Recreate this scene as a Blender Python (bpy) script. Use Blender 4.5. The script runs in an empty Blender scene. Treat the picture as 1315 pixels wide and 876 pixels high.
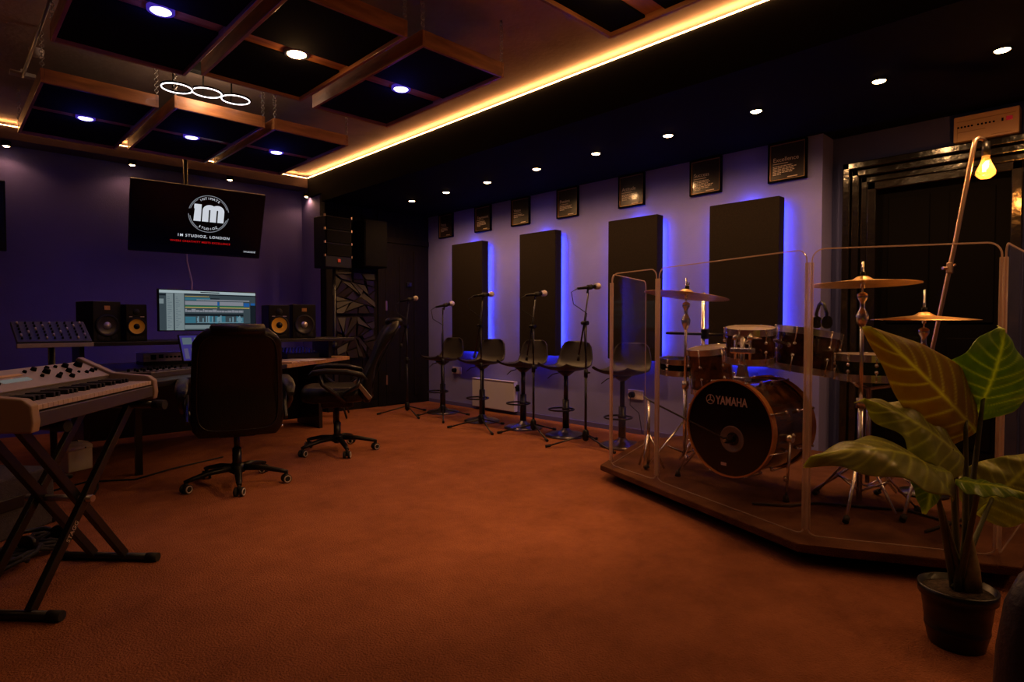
import bpy, bmesh, math, random
from mathutils import Vector, Matrix, Euler
random.seed(7)
S = bpy.context.scene
COL = S.collection
PI = math.pi
R = math.radians

# ------------------------------------------------------------------ camera, world, exposure
S.view_settings.view_transform = 'Standard'
S.view_settings.look = 'None'
S.view_settings.gamma = 1.0
S.view_settings.use_curve_mapping = False
S.view_settings.exposure = 0.0
cam = bpy.data.cameras.new('camera')
cam.sensor_width = 36.0
cam.lens = 20.998
cam.clip_start = 0.05
camo = bpy.data.objects.new('camera', cam)
COL.objects.link(camo)
camo.location = (0, 0, 1.05)
camo.rotation_euler = (R(90 - 1.7176), 0, R(-44.0573))
S.camera = camo
W = bpy.data.worlds.new('world')
S.world = W
W.use_nodes = True
W.node_tree.nodes['Background'].inputs[0].default_value = (0.9, 0.55, 0.45, 1)
W.node_tree.nodes['Background'].inputs[1].default_value = 0.0006
S.cycles.use_denoising = True
S.cycles.max_bounces = 6
S.cycles.transparent_max_bounces = 16
S.cycles.sample_clamp_indirect = 5.0
S.cycles.caustics_reflective = False
S.cycles.caustics_refractive = False

WARM = (1.0, 0.50, 0.19)
BLUE = (0.06, 0.07, 1.0)
E_SOFFIT = 30.0      # watts per soffit downlight
E_ROOM = 7.0        # warm downlights of the ceiling clouds
E_WALL = 3.4         # little spots over the screen wall
E_OVER = 3.0         # overhead lamps behind the viewpoint
E_NEAR = 134.0       # unseen cloud lamp, added and aimed to brighten the floor
E_BLUE = 2.5         # blue cloud downlights
K_COVE = 34.0        # cove tape radiance
K_PANEL = 45.0       # blue tape behind wall panels

# ------------------------------------------------------------------ materials
MATS = {}
def mat(name, col, rough=0.6, metal=0.0, noise=0.0, nscale=8.0, bump=0.0, bscale=60.0, spec=0.5, emit=None, estr=0.0, coat=0.0, col2=None, detail=4.0, stretch=None, dist=0.0, rgh=0.5):
    if name in MATS: return MATS[name]
    m = bpy.data.materials.new(name); m.use_nodes = True
    nt = m.node_tree; N = nt.nodes; L = nt.links
    b = N['Principled BSDF']
    b.inputs['Base Color'].default_value = (*col, 1)
    b.inputs['Roughness'].default_value = rough
    b.inputs['Metallic'].default_value = metal
    b.inputs['Specular IOR Level'].default_value = spec
    b.inputs['Coat Weight'].default_value = coat
    b.inputs['Coat Roughness'].default_value = 0.08
    tc = N.new('ShaderNodeTexCoord')
    src = tc.outputs['Object']
    if stretch:
        mp = N.new('ShaderNodeMapping'); mp.inputs['Scale'].default_value = stretch
        L.new(src, mp.inputs[0]); src = mp.outputs[0]
    if noise > 0:
        n = N.new('ShaderNodeTexNoise'); n.inputs['Scale'].default_value = nscale; n.inputs['Detail'].default_value = detail; n.inputs['Distortion'].default_value = dist; n.inputs['Roughness'].default_value = rgh
        L.new(src, n.inputs['Vector'])
        r = N.new('ShaderNodeValToRGB')
        r.color_ramp.elements[0].position = 0.3; r.color_ramp.elements[1].position = 0.7
        c2 = col2 if col2 else tuple(min(1, c * (1 + noise)) for c in col)
        c1 = tuple(c * (1 - noise) for c in col) if not col2 else col
        r.color_ramp.elements[0].color = (*c1, 1); r.color_ramp.elements[1].color = (*c2, 1)
        L.new(n.outputs['Fac'], r.inputs[0]); L.new(r.outputs[0], b.inputs['Base Color'])
    if bump > 0:
        n2 = N.new('ShaderNodeTexNoise'); n2.inputs['Scale'].default_value = bscale; n2.inputs['Detail'].default_value = 3
        L.new(src, n2.inputs['Vector'])
        bp = N.new('ShaderNodeBump'); bp.inputs['Strength'].default_value = bump; bp.inputs['Distance'].default_value = 0.01
        L.new(n2.outputs['Fac'], bp.inputs['Height']); L.new(bp.outputs[0], b.inputs['Normal'])
    if emit:
        b.inputs['Emission Color'].default_value = (*emit, 1); b.inputs['Emission Strength'].default_value = estr
    MATS[name] = m
    return m
def wood(name, c1, c2, rough=0.45, scale=3.0, stretch=(1, 12, 12), coat=0.0, spec=0.5):
    return mat(name, c1, rough, noise=0.5, nscale=scale, col2=c2, stretch=stretch, bump=0.1, bscale=scale * 3, coat=coat, spec=spec)
def glassy(name, tint, amount, rough=0.05, milky=0.0, mcol=(0.8, 0.7, 0.65)):
    m = bpy.data.materials.new(name); m.use_nodes = True
    nt = m.node_tree; N = nt.nodes; L = nt.links
    N.remove(N['Principled BSDF'])
    tr = N.new('ShaderNodeBsdfTransparent'); tr.inputs[0].default_value = (*tint, 1)
    gl = N.new('ShaderNodeBsdfGlossy'); gl.inputs['Roughness'].default_value = rough
    fr = N.new('ShaderNodeFresnel'); fr.inputs[0].default_value = 1.45
    ge = N.new('ShaderNodeNewGeometry'); ma = N.new('ShaderNodeMath'); ma.operation = 'MULTIPLY_ADD'   # same index seen from both faces
    ma.inputs[1].default_value = 1 / 1.45 - 1.45; ma.inputs[2].default_value = 1.45
    L.new(ge.outputs['Backfacing'], ma.inputs[0]); L.new(ma.outputs[0], fr.inputs[0])
    mu = N.new('ShaderNodeMath'); mu.operation = 'MULTIPLY'; mu.inputs[1].default_value = amount
    mx = N.new('ShaderNodeMixShader')
    L.new(fr.outputs[0], mu.inputs[0]); L.new(mu.outputs[0], mx.inputs[0]); L.new(tr.outputs[0], mx.inputs[1]); L.new(gl.outputs[0], mx.inputs[2])
    out = mx
    if milky > 0:
        df = N.new('ShaderNodeBsdfDiffuse'); df.inputs[0].default_value = (*mcol, 1)
        tl = N.new('ShaderNodeBsdfTranslucent'); tl.inputs[0].default_value = (*mcol, 1)
        ad = N.new('ShaderNodeMixShader'); ad.inputs[0].default_value = 0.5
        L.new(df.outputs[0], ad.inputs[1]); L.new(tl.outputs[0], ad.inputs[2])
        m2 = N.new('ShaderNodeMixShader'); m2.inputs[0].default_value = milky
        L.new(mx.outputs[0], m2.inputs[1]); L.new(ad.outputs[0], m2.inputs[2]); out = m2
    L.new(out.outputs[0], N['Material Output'].inputs['Surface'])
    return m
def emis(name, col, k):
    if name in MATS: return MATS[name]
    m = bpy.data.materials.new(name); m.use_nodes = True
    nt = m.node_tree; nt.nodes.remove(nt.nodes['Principled BSDF'])
    e = nt.nodes.new('ShaderNodeEmission'); e.inputs[0].default_value = (*col, 1); e.inputs[1].default_value = k
    nt.links.new(e.outputs[0], nt.nodes['Material Output'].inputs['Surface'])
    MATS[name] = m
    return m

M_carpet = mat('brown carpet', (0.19, 0.062, 0.026), 0.95, noise=0.5, nscale=2.6, col2=(0.36, 0.126, 0.056), bump=1.0, bscale=130, spec=0.1, detail=14, dist=0.0, rgh=0.78)
M_riser = mat('riser carpet', (0.10, 0.040, 0.019), 0.95, noise=0.4, nscale=5, bump=0.6, bscale=160, spec=0.1)
M_plaster = mat('ceiling plaster', (0.50, 0.37, 0.31), 0.85, noise=0.12, nscale=4, bump=0.3, bscale=30, spec=0.2)
M_purple = mat('purple wall paint', (0.215, 0.215, 0.52), 0.75, noise=0.06, nscale=3, bump=0.15, bscale=90, spec=0.3)
M_navy = mat('deep blue wall paint', (0.100, 0.086, 0.27), 0.75, noise=0.06, nscale=3, bump=0.15, bscale=90, spec=0.3)
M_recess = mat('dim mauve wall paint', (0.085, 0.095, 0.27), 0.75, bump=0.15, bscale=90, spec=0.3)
M_black = mat('matt black paint', (0.004, 0.0035, 0.0035), 0.85, spec=0.08)
M_blackwood = wood('black boarding', (0.005, 0.0038, 0.003), (0.011, 0.008, 0.006), 0.7, 4, (12, 12, 1), 0.0, 0.10)
M_gloss = mat('black gloss paint', (0.010, 0.008, 0.007), 0.16, bump=0.35, bscale=14, spec=0.7, coat=0.6)
M_doorpanel = mat('black door infill', (0.002, 0.0016, 0.0016), 0.75, spec=0.06)
M_bulk = mat('dark plum bulkhead paint', (0.075, 0.042, 0.040), 0.75, bump=0.1, bscale=40)
M_oak = wood('stained timber', (0.24, 0.085, 0.028), (0.52, 0.205, 0.065), 0.4, 2.2, (2, 2, 14), coat=0.15)
M_oak2 = wood('stained timber long', (0.24, 0.085, 0.028), (0.52, 0.205, 0.065), 0.4, 2.2, (2, 14, 14), coat=0.15)
M_cloth = mat('black acoustic cloth', (0.006, 0.006, 0.008), 0.95, spec=0.1)
M_panel = mat('charcoal acoustic fabric', (0.016, 0.012, 0.010), 0.95, noise=0.15, nscale=80, bump=0.3, bscale=200, spec=0.1)
M_chrome = mat('chrome', (0.90, 0.87, 0.84), 0.27, metal=1.0)
M_steel = mat('dull steel', (0.45, 0.42, 0.40), 0.35, metal=1.0)
M_brass = mat('cymbal bronze', (0.92, 0.60, 0.27), 0.40, metal=1.0, noise=0.15, nscale=30, stretch=(1, 1, 1))
M_copper = mat('aged copper pipe', (0.62, 0.40, 0.27), 0.32, metal=1.0)
M_blackmetal = mat('black metal', (0.008, 0.0075, 0.0075), 0.35, metal=0.0, spec=0.5)
M_rubber = mat('black rubber', (0.006, 0.0055, 0.0055), 0.8)
M_plastic = mat('black plastic', (0.005, 0.0045, 0.005), 0.42, spec=0.22)
M_leather = mat('black leather', (0.005, 0.0042, 0.0042), 0.38, bump=0.2, bscale=120, spec=0.32)
M_shellwood = wood('dark walnut lacquer', (0.022, 0.008, 0.004), (0.15, 0.052, 0.018), 0.14, 3.0, (1, 6, 6), coat=0.6)
M_hoop = wood('amber hoop wood', (0.50, 0.18, 0.045), (0.66, 0.28, 0.08), 0.25, 6, (2, 2, 2), coat=0.4)
M_head = mat('ebony drum skin', (0.003, 0.0026, 0.0026), 0.45, spec=0.12)
M_batter = mat('coated drum skin', (0.42, 0.34, 0.29), 0.5)
M_pale = mat('pale print', (0.62, 0.50, 0.42), 0.6)
M_ivory = mat('white keys', (0.62, 0.50, 0.46), 0.35)
M_synth = mat('silver grey synth panel', (0.36, 0.30, 0.29), 0.42, noise=0.05, nscale=40)
M_synthend = mat('synth end cheek', (0.42, 0.29, 0.19), 0.5)
M_synthbase = mat('synth base', (0.055, 0.042, 0.036), 0.5)
M_white = mat('off white plastic', (0.80, 0.70, 0.62), 0.5)
M_radiator = mat('white radiator enamel', (0.56, 0.54, 0.72), 0.4)
M_stool = mat('dark taupe plastic', (0.022, 0.017, 0.015), 0.5)
M_desk = wood('desk top wood', (0.32, 0.16, 0.06), (0.50, 0.27, 0.11), 0.35, 3, (2, 14, 14), coat=0.2)
M_deskdark = mat('dark desk laminate', (0.010, 0.0075, 0.007), 0.4)
M_grey = mat('grey carpet covering', (0.05, 0.042, 0.046), 0.95, noise=0.2, nscale=60, bump=0.4, bscale=200)
M_beige = mat('beige enamel', (0.62, 0.42, 0.23), 0.45)
M_yellow = mat('yellow cone', (0.85, 0.46, 0.03), 0.5)
M_silver = mat('brushed silver', (0.55, 0.50, 0.52), 0.35, metal=0.6)
M_frame = mat('black gold frame', (0.36, 0.20, 0.09), 0.35, metal=0.6)
M_print = mat('dark poster under glass', (0.036, 0.025, 0.021), 0.30, coat=0.6, spec=0.5, noise=0.4, nscale=6)
M_screen = mat('dark screen', (0.004, 0.004, 0.006), 0.25, spec=0.3)
M_pot = mat('black pot plastic', (0.005, 0.0045, 0.0045), 0.33)
M_soil = mat('potting soil', (0.040, 0.022, 0.012), 0.95, noise=0.6, nscale=60, bump=1.0, bscale=90)
M_stem = mat('plant stem', (0.075, 0.085, 0.022), 0.5, noise=0.3, nscale=20)
M_stemb = mat('brown plant stem', (0.17, 0.085, 0.045), 0.6, noise=0.3, nscale=20)
M_acryl = glassy('clear acrylic', (0.97, 0.955, 0.95), 0.30)
M_acedge = glassy('acrylic edge', (0.90, 0.85, 0.82), 0.5, 0.2, 0.42, (0.75, 0.55, 0.45))
M_hinge = glassy('acrylic hinge', (0.93, 0.90, 0.88), 0.5, 0.15, 0.36, (0.80, 0.60, 0.50))
M_bulbglass = glassy('amber bulb glass', (1.0, 0.66, 0.30), 0.6, 0.05, 0.16, (1.0, 0.55, 0.2))
M_red = mat('red badge', (0.55, 0.06, 0.02), 0.5)

# ------------------------------------------------------------------ mesh helpers
def frame_from(d):
    d = Vector(d).normalized()
    a = Vector((0, 0, 1)) if abs(d.z) < 0.95 else Vector((1, 0, 0))
    x = a.cross(d).normalized(); y = d.cross(x).normalized()
    return x, y, d
class MB:
    def __init__(s): s.bm = bmesh.new(); s.smooth = False
    def _faces(s, rings, closed=False, caps=True, wrap=True):
        bm = s.bm; n = len(rings[0])
        for i in range(len(rings) - (0 if closed else 1)):
            a = rings[i]; b = rings[(i + 1) % len(rings)]
            for j in range(n if wrap else n - 1):
                k = (j + 1) % n
                f = bm.faces.new((a[j], a[k], b[k], b[j])); f.smooth = s.smooth
        if caps and not closed and wrap:
            try:
                bm.faces.new(list(reversed(rings[0]))); bm.faces.new(rings[-1])
            except ValueError: pass
    def box(s, c, d, rot=None, bev=0.0, seg=2):
        r = bmesh.ops.create_cube(s.bm, size=1.0)
        vs = r['verts']
        bmesh.ops.scale(s.bm, vec=d, verts=vs)
        if bev > 0:
            es = list({e for v in vs for e in v.link_edges})
            rr = bmesh.ops.bevel(s.bm, geom=es, offset=bev, segments=seg, affect='EDGES', profile=0.5)
            vs = list({v for f in rr['faces'] for v in f.verts} | {v for v in vs if v.is_valid})
        M = Matrix.Translation(c)
        if rot is not None: M = M @ (Euler(rot).to_matrix().to_4x4() if not isinstance(rot, Matrix) else rot.to_4x4())
        bmesh.ops.transform(s.bm, matrix=M, verts=vs)
        return s
    def span(s, a, b, bev=0.0, seg=2):
        return s.box([(p + q) / 2 for p, q in zip(a, b)], [abs(q - p) for p, q in zip(a, b)], None, bev, seg)
    def tube(s, pts, r, seg=10, closed=False, caps=True, flat=1.0):
        pts = [Vector(p) for p in pts]; n = len(pts)
        rs = r if isinstance(r, (list, tuple)) else [r] * n
        rings = []; px = None
        for i, p in enumerate(pts):
            if closed: t = pts[(i + 1) % n] - pts[i - 1]
            else: t = pts[min(i + 1, n - 1)] - pts[max(i - 1, 0)]
            t = t.normalized()
            if px is None: x, y, _ = frame_from(t)
            else:
                x = px - t * px.dot(t)
                if x.length < 1e-6: x, y, _ = frame_from(t)
                x = x.normalized(); y = t.cross(x)
            px = x
            rings.append([s.bm.verts.new(p + (x * math.cos(2 * PI * k / seg) + y * flat * math.sin(2 * PI * k / seg)) * rs[i]) for k in range(seg)])
        old = s.smooth; s.smooth = True
        s._faces(rings, closed, caps); s.smooth = old
        return s
    def cyl(s, a, b, r0, r1=None, seg=16):
        return s.tube([a, b], [r0, r0 if r1 is None else r1], seg)
    def lathe(s, prof, o=(0, 0, 0), axis=(0, 0, 1), seg=32, caps=False, smooth=True):
        x, y, d = frame_from(axis); o = Vector(o); rings = []
        for r, h in prof:
            rings.append([s.bm.verts.new(o + d * h + (x * math.cos(2 * PI * k / seg) + y * math.sin(2 * PI * k / seg)) * max(r, 1e-5)) for k in range(seg)])
        old = s.smooth; s.smooth = smooth
        s._faces(rings, False, caps); s.smooth = old
        return s
    def ring(s, c, axis, R_, r, seg=40, rs=8):
        x, y, d = frame_from(axis); c = Vector(c)
        return s.tube([c + (x * math.cos(2 * PI * k / seg) + y * math.sin(2 * PI * k / seg)) * R_ for k in range(seg)], r, rs, closed=True)
    def prism(s, poly, z0, z1, M=None, bev=0.0):
        lo = [s.bm.verts.new((p[0], p[1], z0)) for p in poly]; hi = [s.bm.verts.new((p[0], p[1], z1)) for p in poly]
        n = len(poly); fs = [s.bm.faces.new(list(reversed(lo))), s.bm.faces.new(hi)]
        for i in range(n): fs.append(s.bm.faces.new((lo[i], lo[(i + 1) % n], hi[(i + 1) % n], hi[i])))
        if M is not None: bmesh.ops.transform(s.bm, matrix=M, verts=lo + hi)
        if bev > 0:
            bmesh.ops.bevel(s.bm, geom=list({e for f in fs for e in f.edges}), offset=bev, segments=2, affect='EDGES', profile=0.5)
        return s
    def loft(s, secs, n=4.0, seg=28):
        # secs: (center, xaxis, yaxis, rx, ry[, n]) superellipse sections
        rings = []
        for q in secs:
            c, xa, ya, rx, ry = q[:5]; e = q[5] if len(q) > 5 else n
            c = Vector(c); xa = Vector(xa); ya = Vector(ya); ring = []
            for k in range(seg):
                t = 2 * PI * (k + 0.5) / seg; ct, st = math.cos(t), math.sin(t)
                ring.append(s.bm.verts.new(c + xa * rx * math.copysign(abs(ct) ** (2 / e), ct) + ya * ry * math.copysign(abs(st) ** (2 / e), st)))
            rings.append(ring)
        old = s.smooth; s.smooth = True
        s._faces(rings); s.smooth = old
        return s
    def ball(s, c, r, sub=2, sc=(1, 1, 1)):
        q = bmesh.ops.create_icosphere(s.bm, subdivisions=sub, radius=r)
        bmesh.ops.scale(s.bm, vec=sc, verts=q['verts']); bmesh.ops.translate(s.bm, vec=c, verts=q['verts'])
        for v in q['verts']:
            for f in v.link_faces: f.smooth = True
        return s
    def build(s, name, m, parent=None, loc=None, rot=None):
        bmesh.ops.recalc_face_normals(s.bm, faces=s.bm.faces[:])
        me = bpy.data.meshes.new(name); s.bm.to_mesh(me); s.bm.free()
        me.materials.append(m)
        o = bpy.data.objects.new(name, me); COL.objects.link(o)
        if parent: o.parent = parent
        if loc: o.location = loc
        if rot: o.rotation_euler = rot
        return o
def tag(o, label, cat, group=None):
    o['label'] = label; o['category'] = cat
    if group: o['group'] = group
    return o
def thing(name, label, cat, loc=(0, 0, 0), rz=0.0, group=None, rot=None):
    o = bpy.data.objects.new(name, None); COL.objects.link(o); o.empty_display_size = 0.1
    o.location = loc; o.rotation_euler = rot if rot else (0, 0, rz)
    return tag(o, label, cat, group)
def struct(o): o['kind'] = 'structure'; return o
def dup(root, loc, rz=None, label=None):
    r = root.copy(); COL.objects.link(r); r.location = loc
    if rz is not None: r.rotation_euler = (0, 0, rz)
    if label: r['label'] = label
    for ch in list(root.children):
        c = ch.copy(); COL.objects.link(c); c.parent = r
        for g in list(ch.children):
            d = g.copy(); COL.objects.link(d); d.parent = c
    return r
def text(name, s, size, m, parent, loc, rot, ext=0.0008, align='LEFT', sx=1.0, offset=0.0, spacing=1.0):
    c = bpy.data.curves.new(name, 'FONT'); c.body = s; c.size = size; c.extrude = ext; c.align_x = align
    c.offset = offset; c.space_character = spacing
    c.materials.append(m)
    tmp = bpy.data.objects.new(name, c); COL.objects.link(tmp)
    me = bpy.data.meshes.new_from_object(tmp.evaluated_get(bpy.context.evaluated_depsgraph_get()))
    bpy.data.objects.remove(tmp); bpy.data.curves.remove(c)
    me.name = name
    if not me.materials: me.materials.append(m)
    o = bpy.data.objects.new(name, me); COL.objects.link(o); o.parent = parent; o.location = loc; o.rotation_euler = rot; o.scale = (sx, 1, 1)
    return o
def lamp(name, kind, energy, col, loc, parent=None, size=0.03, cone=100, blend=0.6, rot=(0, 0, 0)):
    l = bpy.data.lights.new(name, kind); l.energy = energy; l.color = col; l.shadow_soft_size = size
    if kind == 'SPOT': l.spot_size = R(cone); l.spot_blend = blend
    o = bpy.data.objects.new(name, l); COL.objects.link(o); o.location = loc; o.rotation_euler = rot
    if parent: o.parent = parent
    return o

# ------------------------------------------------------------------ room shell
XR, YB, YD, YTV, XF = 4.78, 6.55, 6.55, 7.15, 3.26
CEIL, SOF = 2.83, 2.46
struct(MB().span((-3.3, -2.7, -0.1), (5.1, 7.25, 0)).build('floor', M_carpet))
struct(MB().span((-3.3, -2.7, CEIL), (5.1, 7.25, CEIL + 0.1)).build('ceiling', M_plaster))
struct(MB().span((-3.3, YTV, 0), (XF + 0.04, YTV + 0.1, CEIL)).build('wall_back', M_navy))
struct(MB().span((XF + 0.04, YD + 0.001, 0), (XF + 0.07, YTV, CEIL)).build('wall_return', M_navy))  # darker navy here paints in the shadow on the return
struct(MB().span((XF + 0.04, YD, 0), (5.1, YD + 0.12, CEIL)).build('wall_corner', M_blackwood))
struct(MB().span((XR, 1.614, 0), (5.1, YD, CEIL)).build('wall_right', M_purple))
struct(MB().span((5.0, -2.7, 0), (5.1, 1.614, CEIL)).build('wall_recess', M_recess))
struct(MB().span((-3.3, -2.7, 0), (-3.2, YTV, CEIL)).build('wall_left', M_navy))
struct(MB().span((-3.2, -2.7, 0), (5.0, -2.6, CEIL)).build('wall_front', M_navy))
# dropped soffit along the right wall and low bulkhead over the screen wall
struct(MB().span((XF, -2.6, SOF), (5.0, YD, 2.785)).build('ceiling_soffit', M_black))
struct(MB().span((XF, YD, SOF + 0.1), (XF + 0.041, 6.90, 2.785)).build('soffit_end', M_black))
struct(MB().span((-3.2, 6.90, 2.672), (XF, YTV, 2.785)).build('ceiling_bulkhead', M_bulk))
M_cove = emis('warm cove tape', (1.0, 0.46, 0.15), K_COVE)
t = tag(MB().span((XF - 0.007, -2.6, 2.786), (XF + 0.014, 6.885, 2.791)).build('led_strip', M_cove), 'long warm glowing strip light where the ceiling meets the black soffit', 'strip light')
t = tag(MB().span((-3.2, 6.897, 2.786), (XF - 0.012, 6.912, 2.791)).build('led_strip', M_cove), 'warm strip light along the top of the bulkhead above the hanging screen', 'strip light')
# skirtings
struct(MB().span((XR - 0.018, 1.63, 0), (XR, 6.52, 0.045)).build('baseboard_right', M_navy))
struct(MB().span((XF + 0.05, YD - 0.02, 0), (4.0, YD, 0.09)).build('baseboard_back', M_blackwood))
struct(MB().span((-3.2, YTV - 0.018, 0), (XF, YTV, 0.09)).build('baseboard_screen', M_navy))

# dark boarded corner: boards, door with hinges
mb = MB()
for i, x in enumerate((3.305, 3.46, 3.62, 3.78, 3.92)):
    mb.span((x, YD - 0.012, 0.1), (x + 0.15, YD, SOF), 0.003)
struct(mb.build('trim_1', M_blackwood))
struct(MB().span((3.985, YD - 0.035, 0), (4.095, YD, SOF), 0.004).build('trim_2', M_blackwood))
d = struct(MB().span((4.10, YD - 0.03, 0.01), (4.72, YD, 2.06), 0.004).build('door_1', M_blackwood))
for z in (2.0, 1.268, 0.33):
    MB().span((4.088, YD - 0.045, z - 0.06), (4.112, YD - 0.028, z + 0.06), 0.003).build('hinge', M_copper, d)
MB().span((4.30, YD - 0.04, 0.3), (4.36, YD - 0.028, 1.9), 0.003).build('cover_strip', M_blackwood, d)
MB().span((4.52, YD - 0.04, 0.1), (4.58, YD - 0.028, 1.98), 0.003).build('cover_strip', M_blackwood, d)
mb = MB(); mb.span((4.40, YD - 0.06, 1.525), (4.47, YD - 0.03, 1.575), 0.004); mb.cyl((4.435, YD - 0.075, 1.55), (4.435, YD - 0.03, 1.55), 0.018)
mb.build('door_lock', M_blackmetal, d)
struct(MB().span((4.08, YD - 0.04, 2.065), (4.76, YD, 2.13), 0.004).build('trim_3', M_blackwood))

# big black framed door in the recess wall
d = struct(MB().span((4.985, 0.53, 0.0), (4.999, 1.32, 2.08)).build('door_2', M_doorpanel))
mb = MB()
for k, (o, dpt, w) in enumerate(((0.0, 0.10, 0.05), (0.055, 0.075, 0.05), (0.11, 0.05, 0.045), (0.16, 0.085, 0.06))):
    y0, y1, zt = 1.515 - o, 0.32 + o, 2.235 - o
    mb.span((5.0 - dpt, y0 - w, 0), (5.0, y0, zt), 0.008, 3)
    mb.span((5.0 - dpt, y1, 0), (5.0, y1 + w, zt), 0.008, 3)
    mb.span((5.0 - dpt, y1, zt - w), (5.0, y0, zt), 0.008, 3)
mb.build('door_frame', M_gloss, d)
mb = MB()
for y in (0.62, 0.98):
    mb.span((4.975, y, 0.2), (4.987, y + 0.25, 0.95), 0.006); mb.span((4.975, y, 1.05), (4.987, y + 0.25, 1.95), 0.006)
mb.build('door_moulding', M_doorpanel, d)

# ------------------------------------------------------------------ downlights
M_warmdisc = emis('warm lamp lens', (1.0, 0.60, 0.28), 36.0)
M_bluedisc = emis('blue lamp lens', (0.42, 0.40, 1.0), 7.0)
def downlight(label, loc, col, disc, energy, r=0.036, cone=105, group=None, parent_m=M_black, soft=0.03, blend=0.6, tilt=0.0, z_glow=0.0):
    t = thing('downlight', label, 'downlight', loc, 0, group)
    MB().lathe([(r, -0.002), (r * 1.2, -0.006), (r * 1.32, -0.003), (r * 1.32, 0.012)], seg=28).build('bezel', parent_m, t)
    MB().lathe([(0.0, -0.011), (r * 0.6, -0.0095), (r * 0.9, -0.006), (r, -0.002), (r, 0.0)], seg=28).build('lens', disc, t)
    lamp('lamp_light', 'SPOT', energy, col, (0, 0, -0.018), t, soft, cone, blend, (R(tilt), 0, 0))
    if z_glow: lamp('halo_light', 'POINT', z_glow, col, (0, 0, -0.045), t, 0.02)
    return t
ys = [5.79, 5.154, 4.50, 3.803, 3.115, 2.442, 1.757, 1.044, 0.487]
xs = [3.994, 4.0, 4.01, 3.992, 3.985, 3.996, 3.96, 3.985, 3.992]
LAB = ['deepest in the black soffit, before the dark door', 'above the poster nearest the corner', 'above the second poster from the corner',
       'over the gap between second and third poster', 'near the fourth poster from the corner', 'above the fifth poster from the corner',
       'above the two posters nearest the drums', 'over the drum booth, above the black door frame', 'closest to the wall heater at upper right']
for x, y, l in zip(xs, ys, LAB):
    downlight('warm soffit downlight ' + l, (x, y, SOF), WARM, M_warmdisc, E_SOFFIT, 0.034, 169, 'warm downlights in the black soffit')
for y in (-0.25, -1.0, -1.75):
    downlight('warm soffit downlight behind the viewpoint', (3.99, y, SOF), WARM, M_warmdisc, E_SOFFIT * 0.6, 0.034, 150, 'warm downlights in the black soffit')

# ------------------------------------------------------------------ ceiling clouds (timber frames with black cloth, hung on chains)
def cloud(label, x0, x1, y0, y1, ylight, zb=2.50, h=0.085):
    t = thing('acoustic_cloud', label, 'ceiling panel', ((x0 + x1) / 2, (y0 + y1) / 2, zb), 0, 'timber framed clouds hung from the ceiling')
    w, l = (x1 - x0) / 2, (y1 - y0) / 2; b = 0.018
    for sx in (-1, 1):
        MB().span((sx * w - (b if sx > 0 else 0), -l, 0), (sx * w + (b if sx < 0 else 0), l, h), 0.002).build('frame_board', M_oak, t)
    for sy in (-1, 1):
        MB().span((-w + b, sy * l - (b if sy > 0 else 0), 0), (w - b, sy * l + (b if sy < 0 else 0), h), 0.002).build('frame_board', M_oak2, t)
    yl = ylight - (y0 + y1) / 2; q = 0.055
    MB().span((-w + b, -l + b, 0.022), (w - b, yl - q, h - 0.012)).build('cloth_panel', M_cloth, t)
    MB().span((-w + b, yl + q, 0.022), (w - b, l - b, h - 0.012)).build('cloth_panel', M_cloth, t)
    MB().span((-w + b, yl - q, 0.034), (w - b, yl + q, 0.052)).build('cross_board', M_oak2, t)
    for sx in (-1, 1):
        for sy in (-1, 1):
            mb = MB(); px, py = sx * (w - 0.01), sy * (l - 0.012)
            zc = h
            mb.ring((px, py, zc + 0.010), (1, 0, 0), 0.010, 0.0025, 12, 5)
            k = 0
            while zc + 0.028 < CEIL - zb - 0.012:
                mb.ring((px, py, zc + 0.028), ((1, 0, 0) if k % 2 else (0, 1, 0)), 0.011, 0.0022, 12, 5); zc += 0.018; k += 1
            mb.cyl((px, py, CEIL - zb - 0.022), (px, py, CEIL - zb), 0.006, None, 8)
            mb.build('chain', M_steel, t)
    return t
CL = [('largest-looking timber framed cloud at top left holding a blue lamp', 0.46, 1.092, 2.56, 3.895, 3.209, 'b', 0.80),
      ('timber framed cloud with the only warm lamp', 1.155, 1.76, 2.58, 3.81, 3.204, 'w', 1.459),
      ('timber framed cloud beside the strip light in the nearer row, blue lamp', 1.865, 2.45, 2.60, 3.865, 3.219, 'b', 2.143),
      ('timber framed cloud at far left of the deeper row, above bare wall', 0.49, 1.12, 4.58, 5.93, 5.252, 'b', 0.815),
      ('timber framed cloud directly above the hanging screen, below the ring lamp', 1.195, 1.80, 4.50, 5.86, 5.202, 'b', 1.499),
      ('timber framed cloud above the right end of the hanging screen', 1.86, 2.47, 4.48, 5.83, 5.147, 'b', 2.154),
      ('timber framed cloud cut by the top edge, beside the black soffit', 1.885, 2.512, 0.60, 1.876, 1.60, 'w', 2.19)]
BL = {0: 'large bright blue lamp at top left', 2: 'blue lamp in the cloud beside the strip light', 3: 'dim blue lamp above the bare wall at left',
      4: 'blue lamp above the hanging screen', 5: 'blue lamp above the right end of the hanging screen'}
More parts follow.
